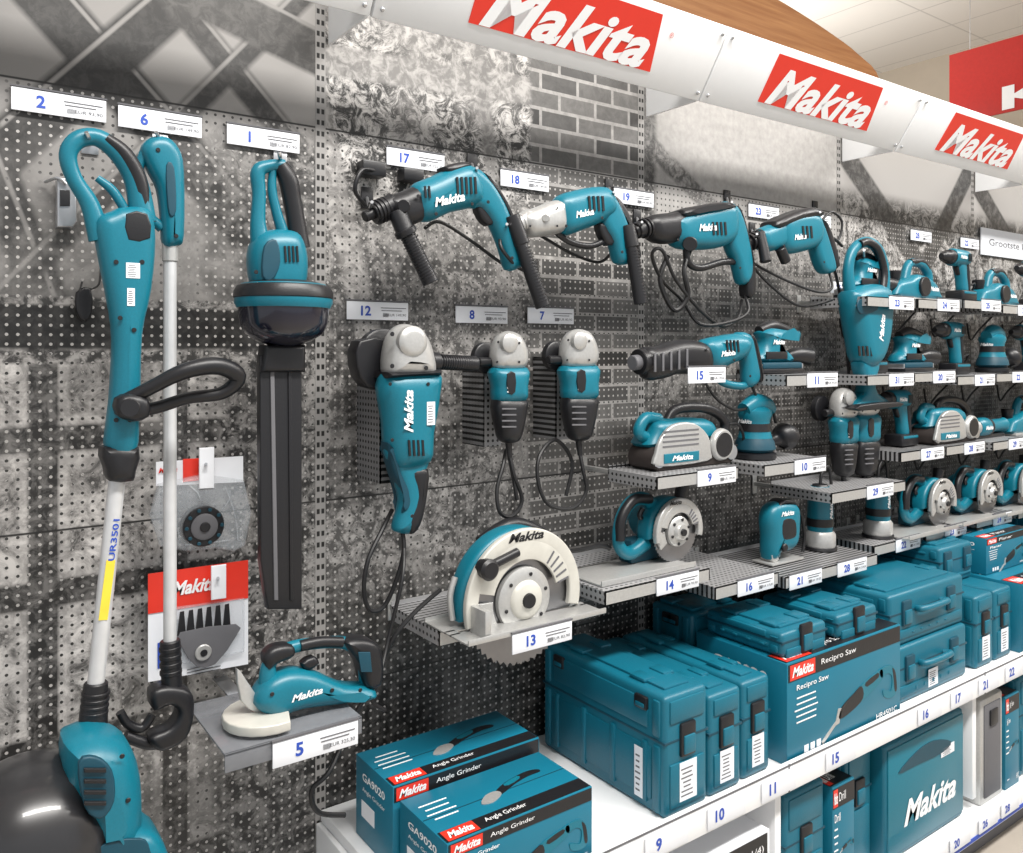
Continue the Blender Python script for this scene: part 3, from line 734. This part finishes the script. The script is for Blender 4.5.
b.prism(catmull([L(*p) for p in [(.02,.055),(W-.06,.055),(W-.05,.09),(W-.09,.125),(.06,.13),(.03,.1)]],3,True),Matrix.Translation((0,-o+.01,0)),.10,.03,TEAL)
for px,rr in ((W*.80,.045),):
    c=Vector((x0+px,-o-.045,zt+.055)); b.cyl(c,c+Vector((0,-.018,0)),rr,SIL,r1=rr*.95,bev=.004); b.cyl(c+Vector((0,-.018,0)),c+Vector((0,-.02,0)),rr*.75,BLK)
for px in (.02,W-.02):
    c=Vector((x0+px,-o-.05,zt+.031)); b.cyl(c,c+Vector((0,-.004,0)),.022,CHR)
b.tube([(x0+.03,-o,zt+.08),(x0-.005,-o,zt+.10),(x0+.02,-o,zt+.135),(x0+.07,-o,zt+.13)],.016,TEAL)
b.tube([(x0+.10,-o,zt+.12),(x0+.14,-o,zt+.155),(x0+W-.06,-o,zt+.15),(x0+W+.01,-o,zt+.11),(x0+W-.0,-o,zt+.06)],.014,BLK)
BS=b.done()
def cord3(pts,r=.004):
    b=B('power_cord'); b.tube(pts,r,CORD,seg=8,sub=6); return b.done()
cord3([(x0+W,-.19,zt+.10),(x0+W+.06,-.2,zt+.10),(x0+W+.10,-.18,zt+.04),(x0+W+.05,-.12,zt+.02),(x0+W+.02,-.1,zt-.08)])
# sanders
def fin_sander(x,z,o):
    b=B('finishing_sander'); M=lambda p:Matrix.Translation(p)
    b.boxm(M((x,-o,z+.008)),(.20,.10,.014),BLK,.004); b.boxm(M((x,-o,z+.024)),(.19,.095,.02),TEALD,.006)
    b.prism(catmull([Vector((x+a,z+c)) for a,c in [(-.08,.03),(-.085,.06),(-.06,.075),(-.05,.10),(-.06,.125),(-.02,.14),(.05,.135),(.11,.13),(.12,.115),(.05,.10),(.03,.08),(.07,.065),(.08,.03)]],3,True),M((0,-o,0)),.075,.034,TEAL)
    b.tube([(x-.055,-o,z+.128),(x,-o,z+.142),(x+.05,-o,z+.136),(x+.11,-o,z+.124)],[.016,.02,.018,.014],BLK)
    b.tube([(x+.06,-o,z+.125),(x+.10,-o,z+.12),(x+.125,-o,z+.122)],.014,BLK)
    b.boxm(M((x-.02,-o-.038,z+.055)),(.10,.004,.022),BLK,.001)
    for sx in (-1,1): b.box((x+sx*.098-.004,x+sx*.098+.004),(o-.045,o+.045),(z+.012,z+.03),CHR,.002)
    b.tube([(x+.07,-o,z+.05),(x+.13,-o,z+.055),(x+.19,-o,z+.05)],[.014,.025,.028],BLK)
    b.logo(FRONT((x-.01,-o-.039,z+.095)),.055,.014)
    return b.done()
FS=fin_sander(2.12,1.529,.17)
def orb_sander(x,z,o):
    b=B('random_orbit_sander'); P=(x,-o,z)
    b.lathe(P,(0,0,1),[(0,.058),(.004,.062),(.016,.062),(.02,.055)],BLK,32)
    b.lathe(P,(0,0,1),[(.02,.048),(.03,.06),(.05,.056),(.07,.045),(.085,.04)],TEALD,32)
    b.lathe(P,(0,0,1),[(.062,.05),(.075,.046),(.10,.042),(.115,.044),(.13,.05),(.142,.048),(.152,.035),(.156,.01)],TEAL,32)
    b.lathe(P,(0,0,1),[(.082,.0462),(.095,.0445),(.105,.0435)],BLK,32)
    b.tube([(x-.05,-o,z+.145),(x,-o,z+.162),(x+.05,-o,z+.155),(x+.08,-o,z+.14)],[.022,.03,.026,.016],TEAL,seg=12)
    b.tube([(x+.03,-o,z+.045),(x+.09,-o,z+.05),(x+.12,-o-.01,z+.06),(x+.15,-o-.02,z+.05)],[.012,.018,.04,.035],BLK)
    b.tube([(x+.045,-o,z+.135),(x+.08,-o,z+.14),(x+.10,-o,z+.10)],.005,CORD)
    b.logo(LEFT((x-.046,-o-.0,z+.112)),.05,.012)
    return b.done()
OS=orb_sander(2.02,1.279,.19)
def jig(x,z,o):
    b=B('jigsaw'); M=Matrix.Translation
    b.boxm(M((x,-o,z+.005)),(.15,.075,.006),SIL,.002)
    P=[(-.06,.015),(-.062,.08),(-.068,.13),(-.055,.165),(-.02,.18),(.05,.172),(.078,.15),(.08,.10),(.07,.05),(.04,.03),(-.01,.03),(-.02,.015)]
    b.prism(catmull([Vector((x+a,z+c)) for a,c in P],3,True),M((0,-o,0)),.066,.028,TEAL)
    b.prism(catmull([Vector((x+a,z+c)) for a,c in [(-.02,.13),(.035,.125),(.045,.085),(.03,.07),(-.02,.075)]],3,True),M((0,-o,0)),.068,.004,BLK)
    b.prism(catmull([Vector((x+a,z+c)) for a,c in [(-.03,.168),(-.0,.186),(.05,.178),(.06,.165),(.0,.168)]],3,True),M((0,-o,0)),.05,.008,BLK)
    b.prism(catmull([Vector((x+a,z+c)) for a,c in [(-.055,.01),(-.055,.05),(-.03,.05),(-.025,.01)]],2,True),M((0,-o,0)),.05,.008,SIL)
    b.box((x-.042,x-.038),(o-.004,o+.004),(z+.0,z+.03),SIL,0)
    b.cyl((x-.02,-o-.033,z+.05),(x-.02,-o-.042,z+.05),.012,BLK)
    b.logo(FRONT((x+.0,-o-.0345,z+.148)),.06,.014); b.tube([(x+.07,-o,z+.14),(x+.11,-o,z+.13),(x+.13,-o,z+.06),(x+.12,-o,z+.01)],.005,CORD)
    return b.done()
JS=jig(2.09,.97,.22)
# ---------------------------------------------------------------- circular saws
T=Matrix.Translation
def disc_saw_parts(b,c,R,body):
    def arc(r,a0,a1,n=30): return [Vector((c.x+r*math.cos(math.radians(a0+(a1-a0)*i/n)),c.z+r*math.sin(math.radians(a0+(a1-a0)*i/n)))) for i in range(n+1)]
    P=[]
    for i in range(48):
        a=2*math.pi*i/48; P.append(Vector((c.x+R*.95*math.cos(a),c.z+R*.95*math.sin(a)))); a+=2*math.pi*.35/48; P.append(Vector((c.x+R*.90*math.cos(a),c.z+R*.90*math.sin(a))))
    b.prism(P,T((0,c.y,0)),.0024,0,BLADE)
    b.prism(arc(R,-14,194)+arc(R*.80,194,-14),T((0,c.y-.012,0)),.016,.004,body)
    b.prism(arc(R*.985,-12,192),T((0,c.y+.034,0)),.056,.014,TEAL)
    b.prism(arc(R*.83,15,165)+arc(R*.56,165,15),T((0,c.y-.016,0)),.008,.002,body)
    b.prism(arc(R*.84,176,215)+arc(R*.52,215,176),T((0,c.y-.006,0)),.008,.002,SIL)
    b.lathe(Vector((c.x,c.y-.004,c.z)),(0,-1,0),[(0,R*.46),(.010,R*.45),(.014,R*.40),(.016,R*.34)],SIL,36)
    b.lathe(Vector((c.x,c.y-.019,c.z)),(0,-1,0),[(0,R*.28),(.004,R*.27),(.010,R*.22)],body,30)
    b.lathe(Vector((c.x,c.y-.028,c.z)),(0,-1,0),[(0,R*.11),(.007,R*.10)],BLK,20)
    for k in range(6):
        a=k*math.pi/3+.3; q=Vector((c.x+R*.36*math.cos(a),c.y-.019,c.z+R*.36*math.sin(a))); b.cyl(q,q+Vector((0,-.003,0)),.0045,BLK,seg=10)
    for k in range(5):
        a=math.radians(15+k*9); q=Vector((c.x+R*.69*math.cos(a),c.y-.0205,c.z+R*.69*math.sin(a)))
        b.boxm(T(q)@Matrix.Rotation(-a,4,'Y'),(R*.2,.002,.004),GREY,0)
b=B('circular_saw'); R=.156; c=Vector((1.09,-.285,1.004+R*.30))
disc_saw_parts(b,c,R,CREAM)
b.logo(FRONT((c.x,c.y-.0208,c.z+R*.895),0),R*.62,R*.13,BLK)
zb0=1.004
b.box((.90,1.27),(.19,.278),(zb0,zb0+.004),SIL,.001); b.box((.90,1.27),(.292,.365),(zb0,zb0+.004),SIL,.001)
for xx in ((.90,.925),(1.25,1.27)): b.box(xx,(.27,.30),(zb0,zb0+.004),SIL,.001)
for oo in (.19,.365): b.box((.90,1.27),(oo-.002,oo+.002),(zb0,zb0+.012),SIL,.001)
b.box((.945,.96),(.30,.36),(zb0,zb0+.06),SIL,.002)
b.lathe(c+Vector((0,.06,.02)),(0,1,0),[(0,R*.4),(.02,R*.42),(.09,R*.38),(.11,R*.3)],TEAL,28)
b.cyl(c+Vector((-R*.70,-.005,R*.55)),c+Vector((-R*.70,-.045,R*.55)),.020,BLK,r1=.023,bev=.006)
b.cyl(c+Vector((-R*.70,-.022,R*.55)),c+Vector((-R*.15,-.022,R*.70)),.010,BLK)
b.tube([(c.x-R*.3,c.y+.09,c.z+R*.7),(c.x+R*.3,c.y+.09,c.z+R*.90),(c.x+R*1.0,c.y+.09,c.z+R*.55),(c.x+R*1.1,c.y+.09,c.z+R*.1),(c.x+R*.8,c.y+.08,c.z-.02)],[.018,.018,.017,.018,.018],BLK,seg=12)
b.tube([(c.x-R*1.02,c.y+.03,zb0+.02),(c.x-R*1.06,c.y+.03,zb0+.07),(c.x-R*.98,c.y+.03,zb0+.11)],.007,SIL)
b.done()
label((1.085,-.370,zb0-.016),13,.16)
b=B('compact_circular_saw'); R=.088; o=.24; c=at(675,556,o); c=Vector((c.x,-o,1.040+R*.95))
disc_saw_parts(b,c,R,SIL)
zb1=1.0395
xa,xb_=1.315,1.64
b.box((xa,xb_),(.14,.30),(zb1,zb1+.004),SIL,.001); b.box((xa,xb_),(.298,.302),(zb1,zb1+.014),SIL,.001)
b.tube([(c.x-.03,-.2,c.z+.05),(c.x-.07,-.2,c.z+.085),(c.x-.12,-.2,c.z+.082),(c.x-.158,-.2,c.z+.04),(c.x-.165,-.2,c.z-.02),(c.x-.13,-.2,c.z-.05),(c.x-.07,-.2,c.z-.03)],[.018,.018,.017,.016,.016,.018,.02],TEAL,seg=12)
b.tube([(c.x-.06,-.208,c.z+.084),(c.x-.12,-.208,c.z+.088),(c.x-.162,-.208,c.z+.045),(c.x-.168,-.208,c.z-.01)],.0135,BLK,seg=12)
b.tube([(c.x-.08,-.2,c.z+.06),(c.x-.09,-.2,c.z+.045),(c.x-.085,-.2,c.z+.035)],.007,BLK)
b.lathe(Vector((c.x,-.20,c.z+.01)),(0,1,0),[(0,R*.6),(.02,R*.64),(.08,R*.55),(.1,R*.4)],TEAL,28)
b.cyl((c.x+.06,-.2,c.z+.07),(c.x+.075,-.2,c.z+.11),.016,BLK,r1=.02)
b.box((c.x-.12,c.x+.02),(.15,.20),(zb1+.004,c.z-.02),TEALD,.006)
b.logo(FRONT((c.x-.02,-.2622,c.z+R*.89)),R*.5,R*.13,BLK)
CS=b.done(); CSREF=Vector((c.x-.01,-o,zb1))
cordl('power_cord',[(560,552,.2),(580,550,.18),(600,546,.18),(610,548,.18)],.006)
# ---------------------------------------------------------------- hand vacuum
o=.2
b=B('hand_vacuum')
b.sh([(845,296),(852,288),(868,284),(882,288),(885,310),(881,345),(872,365),(858,365),(851,335)],o,.10,.045,TEAL)
b.tu([(851,300,o),(848,272,o),(853,250,o),(866,242,o),(878,250,o),(884,272,o),(882,300,o)],[.022,.018,.017,.018,.018,.018,.024],TEAL,seg=12)
b.tu([(860,244,o+.012),(868,242,o+.012),(878,250,o+.014),(884,272,o+.014),(882,292,o+.02)],.013,BLK)
b.sh([(858,300),(876,297),(877,310),(860,314)],o+.049,.006,.003,TEALD)
b.vents(858,346,o+.044,4,4,10)
b.sh([(856,362),(874,362),(870,380),(872,392),(886,402),(884,408),(846,410),(845,404),(860,392),(860,378)],o,.06,.02,TEAL,2)
b.sh([(846,404),(884,401),(886,406),(845,410)],o,.11,.006,BLK,2)
b.logo(FRONT(at(868,328,o)+Vector((0,-.051,0)),math.pi/2.2),.09,.026)
HV=b.done()
b=B('display_hook'); b.tu([(864,262,.006),(864,256,.2),(864,250,.24)],.004,CHR,seg=8); b.done()
label(at(843,288,.05),26,.15)
cordl('power_cord',[(842,246,.16),(832,238,.18),(826,250,.18),(836,275,.16),(845,330,.12),(850,390,.12)],.005)
# ---------------------------------------------------------------- further tools
def planer(x,z,o):
    b=B('power_planer')
    b.prism(catmull([Vector((x+a,z+c)) for a,c in [(-.14,.0),(-.145,.04),(-.12,.06),(-.06,.07),(.0,.09),(.10,.07),(.14,.03),(.14,.0)]],3,True),T((0,-o,0)),.10,.02,TEAL)
    b.box((x-.14,x+.14),(o-.05,o+.05),(z-.006,z+.004),SIL,.002)
    b.tube([(x-.03,-o,z+.07),(x+.0,-o,z+.13),(x+.08,-o,z+.135),(x+.13,-o,z+.10),(x+.13,-o,z+.04)],[.018,.016,.016,.017,.018],TEAL,seg=12)
    b.tube([(x+.0,-o-.004,z+.136),(x+.08,-o-.004,z+.142),(x+.12,-o-.004,z+.115)],.013,BLK)
    b.cyl((x-.10,-o,z+.05),(x-.10,-o,z+.10),.018,BLK,r1=.024)
    b.cyl((x+.01,-o-.045,z+.045),(x+.01,-o-.06,z+.045),.035,BLK)
    b.logo(FRONT((x+.085,-o-.051,z+.04)),.06,.016); return b.done()
def router(x,z,o):
    b=B('trim_router'); P=(x,-o,z)
    b.lathe(P,(0,0,1),[(0,.05),(.004,.052),(.01,.05)],BLK); b.lathe(P,(0,0,1),[(.01,.045),(.015,.047),(.05,.047),(.06,.04)],SIL)
    b.lathe(P,(0,0,1),[(.055,.038),(.09,.04),(.16,.038),(.185,.036),(.2,.028)],TEAL); b.lathe(P,(0,0,1),[(.075,.0405),(.085,.0415),(.1,.041)],BLK)
    b.lathe(P,(0,0,1),[(.18,.037),(.19,.035),(.205,.022)],BLK)
    b.tube([(x,-o,z+.195),(x+.01,-o,z+.24),(x+.05,-o,z+.25),(x+.07,-o,z+.1)],.005,CORD)
    b.logo(FRONT((x,-o-.040,z+.13),math.pi/2),.06,.015); return b.done()
def drill(x,z,o):
    b=B('cordless_drill')
    b.lathe((x-.03,-o,z+.17),(-1,0,0),[(-.10,.022),(-.09,.032),(0,.034),(.01,.03)],TEAL,24); b.lathe((x-.04,-o,z+.17),(-1,0,0),[(0,.028),(.02,.027),(.025,.022),(.05,.02),(.07,.010)],BLK,20)
    b.prism(catmull([Vector((x+a,z+c)) for a,c in [(.0,.15),(.05,.16),(.06,.10),(.07,.04),(.03,.035),(.02,.09)]],3,True),T((0,-o,0)),.04,.016,TEAL)
    b.prism(catmull([Vector((x+a,z+c)) for a,c in [(.05,.15),(.066,.15),(.076,.045),(.06,.045)]],3,True),T((0,-o,0)),.044,.008,BLK)
    b.prism(catmull([Vector((x+a,z+c)) for a,c in [(-.005,.135),(.012,.135),(.022,.105),(.012,.105)]],3,True),T((0,-o,0)),.02,.006,BLK)
    b.box((x-.015,x+.10),(o-.035,o+.035),(z+.003,z+.045),BLK,.008); b.box((x-.005,x+.09),(o-.037,o+.037),(z+.03,z+.04),TEAL,.003)
    for k in range(4): b.box((x+.03+k*.008,x+.033+k*.008),(o+.033,o+.035),(z+.155,z+.185),BLK,0)
    b.logo(FRONT((x-.005,-o-.0345,z+.17)),.05,.014); return b.done()
def polisher(x,z,o):
    b=B('straight_grinder')
    b.lathe((x-.13,-o,z+.045),(1,0,0),[(-.03,.010),(0,.014),(.01,.026),(.06,.03)],SIL,24)
    b.lathe((x-.07,-o,z+.045),(1,0,0),[(0,.032),(.01,.038),(.07,.038),(.09,.032)],TEAL,24); b.lathe((x+.02,-o,z+.045),(1,0,0),[(0,.031),(.05,.026),(.11,.026),(.14,.03),(.15,.02)],TEAL,24)
    b.lathe((x+.0,-o,z+.045),(1,0,0),[(0,.0375),(.01,.0385),(.02,.037)],BLK,24); b.box((x-.10,x+.14),(o-.02,o+.02),(z+.0,z+.015),BLK,.004)
    b.tube([(x+.165,-o,z+.045),(x+.2,-o,z+.05),(x+.22,-o,z+.0),(x+.21,-o+.05,z-.08)],.005,CORD)
    b.logo(FRONT((x-.03,-o-.0385,z+.045)),.06,.016); return b.done()
PLN=planer(2.95,1.784,.16); RT=router(2.33,.969,.2)
DR=drill(3.2,1.784,.17); PO=polisher(2.62,1.528,.17)
# grinders standing on tray 29
dup(SG,1.34,0.02,-.185,1.1); dup(SG2,1.245,.02,-.185,1.1)
zr=[1.775,1.515,1.245,.975]
random.seed(11)
RS=Vector((x0+W/2,-.19,zt))
kit=[(FS,Vector((2.12,-.17,1.529))),(OS,Vector((2.02,-.19,1.279))),(JS,Vector((2.09,-.22,.969))),(PLN,Vector((2.95,-.16,1.778))),(CS,CSREF),(RT,Vector((2.33,-.2,.969))),(BS,RS),(DR,Vector((3.2,-.17,1.784))),(PO,Vector((2.62,-.17,1.528)))]
lay={0:[(2.62,0),(2.93,3),(3.25,7),(3.55,3),(3.87,7),(4.2,2),(4.52,0),(4.85,3)],
     1:[(2.62,7),(2.90,0),(3.20,7),(3.50,1),(3.82,7),(4.15,8),(4.5,2),(4.82,1)],
     2:[(2.82,7),(3.12,6),(3.47,8),(3.8,3),(4.12,1),(4.45,4),(4.8,6)],
     3:[(2.66,5),(2.98,4),(3.34,4),(3.68,4),(4.02,2),(4.35,6),(4.7,3)]}
num=23
for r,L_ in lay.items():
    for (x,k) in L_:
        z=zr[r]+random.uniform(-.012,.012)
        tray(x-.14,x+.15,z-.0035,.27,[(x+.06,num)],.06); num=20+(num-19)%12
        ob,ref=kit[k]; dup(ob,x-ref.x,.0,z-ref.z,1.0)
        xx=x+.13; cord3([(xx-.02,-.16,z+.06),(xx+.02,-.17,z+.075),(xx+.035,-.12,z+.0),(xx+.03,-.04,z-.09),(xx-.02,-.03,z-.13),(xx-.05,-.03,z-.06)],.004)
for ob in (PLN,DR,PO): bpy.data.objects.remove(ob)
for dx,dz in ((1.86,-.035),(2.55,-.03)): dup(CH,dx,0,dz)
# ---------------------------------------------------------------- cases & boxes
def case(x0,x1,o0,o1,z0,z1,stk=True,name='tool_case',m=TEALC,grip=True):
    b=B(name); w=x1-x0;d=o1-o0;h=z1-z0
    b.box((x0,x1),(o0,o1),(z0,z1),m,.012,3)
    zs=z0+h*.62
    b.box((x0-.001,x1+.001),(o0-.001,o1+.001),(zs-.003,zs+.003),TEALD,.001)
    if grip: b.box((x0+.03,x1-.03),(o0+.03,o1-.03),(z1-.002,z1+.006),m,.004)
    b.box((x0-.003,x0+.006),(o0+.04,o1-.04),(z0+.03,zs-.02),m,.003)
    for k in range(4):
        q=o0+.06+k*(d-.12)/3; b.box((x0-.006,x0+.006),(q-.008,q+.008),(z0+.02,zs-.012),m,.003)
    b.box((x0-.004,x0+.006),(o0+.05,o1-.05),(zs+.02,z1-.02),m,.003)
    for q in (o0+.012,o1-.035):
        b.box((x0-.005,x0+.02),(q,q+.022),(z0+.01,zs-.01),m,.004); b.box((x0-.005,x0+.02),(q,q+.022),(zs+.01,z1-.012),m,.004)
    if h>.18:
        for q in (o0+.05,o1-.09): b.box((x0-.008,x0+.005),(q,q+.04),(z1-.045,z1-.015),BLK,.004); b.box((x0-.010,x0+.005),(q+.006,q+.034),(z1-.040,z1-.030),m,.002)
    lx=[x0+w*.2,x1-w*.2] if w>.2 else [x0+w*.5]
    for x in lx:
        b.box((x-.024,x+.024),(o1-.004,o1+.008),(zs-.04,zs+.035),BLK if w<.2 else TEALD,.005); b.box((x-.018,x+.018),(o1+.004,o1+.012),(zs-.033,zs+.008),m,.003)
    b.box((x0+.015,x1-.015),(o1-.004,o1+.004),(z0+.02,zs-.05),m,.003)
    if h>.2: b.box((x0+.015,x1-.015),(o1-.004,o1+.004),(zs+.04,z1-.012),m,.003)
    if w>.25:
        for k in range(5): q=x0+.12+k*(w-.24)/4; b.box((q-.006,q+.006),(o1,o1+.006),(z0+.03,zs-.06),m,.002)
        xm=(x0+x1)/2; b.tube([(xm-.07,-o1,zs),(xm-.07,-o1-.022,zs+.004),(xm,-o1-.026,zs+.004),(xm+.07,-o1-.022,zs+.004),(xm+.07,-o1,zs)],.010,m)
    if stk:
        b.sticker(FRONT(((x0+x1)/2,-o1-.0045,z0+h*.27)),min(.055,w*.42),h*.32)
        b.sticker(LEFT((x0-.0068,-(o1-.075),z0+h*.30)),.026,h*.42)
    if grip:
        for k in (.25,.75):
            q=o0+d*k; b.box((x0+.02,x0+min(.07,w*.4)),(q-.025,q+.025),(z1,z1+.010),m,.004); b.box((x1-min(.07,w*.4),x1-.02),(q-.025,q+.025),(z1,z1+.010),m,.004)
    return b.done()
def cardbox(x0,x1,o0,o1,z0,z1,title='Angle Grinder',art=0,name='tool_carton'):
    b=B(name); w=x1-x0;d=o1-o0;h=z1-z0
    b.box((x0,x1),(o0,o1),(z0,z1),CARD,.002)
    b.box((x0+.002,x1-.002),((o0+o1)/2-.001,(o0+o1)/2+.001),(z1,z1+.0008),TEALD,0)
    yf=-o1-.0008
    b.boxm(FRONT((x0+w*.5,yf,z1-h*.10)),(w*.985,h*.17,.0006),BLK,0)
    b.boxm(FRONT((x0+w*.12,yf-.0004,z1-h*.10)),(w*.2,h*.15,.0006),RED,0)
    b.logo(FRONT((x0+w*.12,yf-.0012,z1-h*.10)),w*.17,h*.10)
    b.text(title,FRONT((x0+w*.42,yf-.0012,z1-h*.10)),WHT,h*.075,w*.3)
    b.text(title,FRONT((x0+w*.20,yf-.0012,z1-h*.27)),WHT,h*.07,w*.26,.01)
    for i in range(5): b.boxm(FRONT((x0+w*.15,yf,z1-h*(.37+i*.06))),(w*random.uniform(.14,.2),h*.014,.0004),WHT,0)
    for i in range(3): b.boxm(FRONT((x0+w*.15+i*w*.05,yf,z0+h*.1)),(w*.035,w*.035,.0004),PAPER,0)
    M=Matrix.Translation((x0+w*.66,yf,z0+h*.46)); s=min(w*.25,h*.66)
    def pic(P,m,t,sm=3): b.prism(catmull([Vector(p)*s for p in P],sm,True),M,t,0,m)
    # printed picture of the tool: body, D handle, boot, shoe, blade
    pic([(-.45,-.12),(-.1,.10),(.35,.20),(.62,.24),(.62,.02),(.2,-.16),(-.35,-.3)],TEAL,.0012)
    pic([(.55,.24),(.95,.26),(1.15,.06),(1.2,-.34),(1.0,-.46),(.72,-.38),(.66,-.22),(.78,-.24),(.98,-.3),(1.02,-.02),(.85,.1),(.6,.06)],TEAL,.0012)
    pic([(-.95,-.42),(-.85,-.2),(-.4,-.02),(-.15,.06),(-.1,-.2),(-.5,-.36)],BLK,.002)
    pic([(1.02,.18),(1.14,.06),(1.2,-.30),(1.12,-.34),(1.06,.0)],BLK,.002)
    pic([(.0,.10),(.45,.20),(.48,.10),(.05,.0)],BLK,.002,2); pic([(-1.1,-.52),(-.95,-.5),(-.86,-.22),(-.98,-.2)],SIL,.002,1)
    pic([(-1.55,-.72),(-1.0,-.40),(-.98,-.46),(-1.5,-.78)],SIL,.0015,1)
    b.text('HR4501C',FRONT((x1-w*.14,yf-.0005,z0+h*.09)),WHT,h*.06,w*.2,.01)
    b.boxm(TOP((x0+w*.5,-o0-d*.88,z1+.0006)),(w*.985,d*.2,.0006),BLK,0)
    b.boxm(TOP((x0+w*.12,-o0-d*.88,z1+.0012)),(w*.2,d*.18,.0006),RED,0); b.logo(TOP((x0+w*.12,-o0-d*.88,z1+.0018)),w*.16,d*.11)
    b.text(title,TOP((x0+w*.42,-o0-d*.88,z1+.0018)),WHT,d*.09,w*.28)
    M=mcols((1,0,0),(0,0,1),(0,1,0),(x0+w*.6,-o0-d*.42,z1+.001)); s=min(w*.22,d*.62)
    pic([(-.5,-.14),(0,.12),(.7,.26),(1.1,.2),(1.15,.05),(.72,.04),(.2,-.08),(-.4,-.3)],BLK,.001); pic([(-1.1,-.4),(-.8,-.12),(-.45,-.1),(-.4,-.3),(-.8,-.5)],SIL,.0014); pic([(-.1,.06),(.45,.2),(.45,.06),(.0,-.06)],TEAL,.002,2)
    for i in range(4): b.boxm(TOP((x0+w*.14,-o0-d*(.25+i*.1),z1+.0006)),(w*random.uniform(.12,.2),d*.02,.0004),WHT,0)
    xl=x0-.0006
    b.text('GA9020',LEFT((xl,-(o0+d*.5),z0+h*.80)),WHT,h*.10,d*.6,.02); b.text(title,LEFT((xl,-(o0+d*.5),z0+h*.64)),WHT,h*.07,d*.6)
    b.boxm(LEFT((xl,-(o0+d*.35),z0+h*.4)),(d*.35,h*.2,.0006),PAPER,0)
    return b.done()
ZS=.5655
cardbox(.765,1.13,.13,.30,ZS,ZS+.17); cardbox(.775,1.12,.31,.49,ZS,ZS+.145)
case(1.335,1.475,.05,.485,ZS,.835); case(1.485,1.60,.05,.48,ZS,.80); case(1.61,1.715,.05,.475,ZS,.80)
cardbox(1.755,2.275,.20,.495,ZS,.82,'Recipro Saw')
case(1.76,1.97,.02,.18,ZS,.86,False)
case(1.77,1.96,.22,.47,.8225,.885,False); case(2.01,2.20,.22,.47,.8225,.885,False)
case(2.29,2.72,.06,.465,ZS,.73,grip=False); case(2.29,2.72,.06,.455,.7305,.885,False)
case(2.78,2.90,.06,.465,ZS,.80,grip=False); case(2.91,3.03,.06,.465,ZS,.80,grip=False); cardbox(3.06,3.45,.15,.49,ZS,.80,'Power Saw'); case(3.47,3.7,.1,.47,ZS,.8)
for x in (3.76,4.2,4.64,5.1): case(x,x+.40,.06,.465,ZS,.84,grip=False)
case(2.80,3.02,.06,.34,.801,.93,False); cardbox(3.08,3.42,.16,.36,.802,.93,'Planer')
for x in (3.78,4.22): case(x,x+.36,.06,.30,.841,.95,False)
zb=.131
b=B('circular_saw_carton'); b.box((1.05,1.68),(.1,.50),(zb,.44),PAPER,.002); b.boxm(FRONT((1.26,-.5008,.40)),(.36,.07,.0006),RED,0); b.logo(FRONT((1.26,-.5018,.40)),.26,.045)
b.boxm(FRONT((1.56,-.5008,.36)),(.22,.15,.0006),BLK,0); b.text('235mm(9-1/4)',FRONT((1.56,-.5018,.40)),WHT,.022,.19); b.text('Circular Saw',FRONT((1.56,-.5018,.36)),WHT,.022,.17); b.done()
case(1.78,1.95,.08,.47,zb,.47); 
cardbox(1.97,2.07,.10,.48,zb,.44,'Drill'); case(2.09,2.22,.08,.44,zb,.50,False)
b=B('large_tool_case'); b.box((2.24,2.69),(.08,.47),(zb,.47),TEALC,.012,3); b.box((2.25,2.68),(.468,.474),(zb+.02,.455),TEAL,.004)
b.logo(FRONT((2.48,-.4755,.25)),.30,.075); b.sticker(FRONT((2.58,-.4755,.37)),.08,.03)
P=catmull([Vector((2.45+a*.5,.39+c*.5)) for a,c in [(-.3,-.02),(-.1,.05),(.1,.06),(.3,.0),(.2,-.04),(-.1,-.03)]],3,True); b.prism(P,Matrix.Translation((0,-.475,0)),.002,0,TEALD); b.done()
b=B('silver_tool_case'); b.box((2.78,2.93),(.1,.48),(zb,.47),SIL,.006); b.box((2.80,2.91),(.478,.484),(zb+.02,.45),GREY,.002); b.box((2.83,2.88),(.484,.49),(.38,.43),BLK,.002); b.done()
cardbox(2.95,3.05,.1,.48,zb,.44,'Jig Saw'); case(3.07,3.2,.08,.47,zb,.47,grip=False); case(3.22,3.6,.08,.47,zb,.40)
case(3.78,4.2,.08,.47,zb,.45); case(4.22,4.65,.08,.47,zb,.45)
cardbox(.78,1.03,.15,.49,zb,.40,'Grinder')
b=B('info_poster'); b.box((3.80,4.5),(.004,.01),(2.02,2.14),PAPER,.001); b.text('Grootste keuze',FRONT((4.12,-.0108,2.08)),GREY,.03,.5); b.done()
# ---------------------------------------------------------------- lights & camera
def area(name,loc,rot,sx,sy,e,col=(1,.97,.93)):
    l=bpy.data.lights.new(name,'AREA'); l.shape='RECTANGLE'; l.size=sx; l.size_y=sy; l.energy=e; l.color=col
    o=bpy.data.objects.new(name,l); o.location=loc; o.rotation_euler=rot; sc.collection.objects.link(o)
area('ceiling_light_aisle',(1.2,-2.4,4.6),(math.radians(22),0,0),3.6,.4,300)
area('ceiling_light_aisle_far',(5.8,-2.4,4.6),(math.radians(22),0,0),4,.4,240)
area('ceiling_fill_back',(6,3.5,3.2),(math.pi,0,0),2.5,2.5,80)  # added fill lamp, no real fixture: faces up to brighten the rear ceiling
w=bpy.data.worlds.new('world'); sc.world=w; w.use_nodes=True
w.node_tree.nodes['Background'].inputs[0].default_value=(.95,.97,1,1); w.node_tree.nodes['Background'].inputs[1].default_value=.70
cam=bpy.data.cameras.new('camera'); cam.lens=F/1023*36; cam.sensor_width=36; cam.shift_y=-76.5/1023
co=bpy.data.objects.new('camera',cam); co.location=(0,-DW,EYE); co.rotation_euler=(math.pi/2,0,-YAW); sc.collection.objects.link(co); sc.camera=co
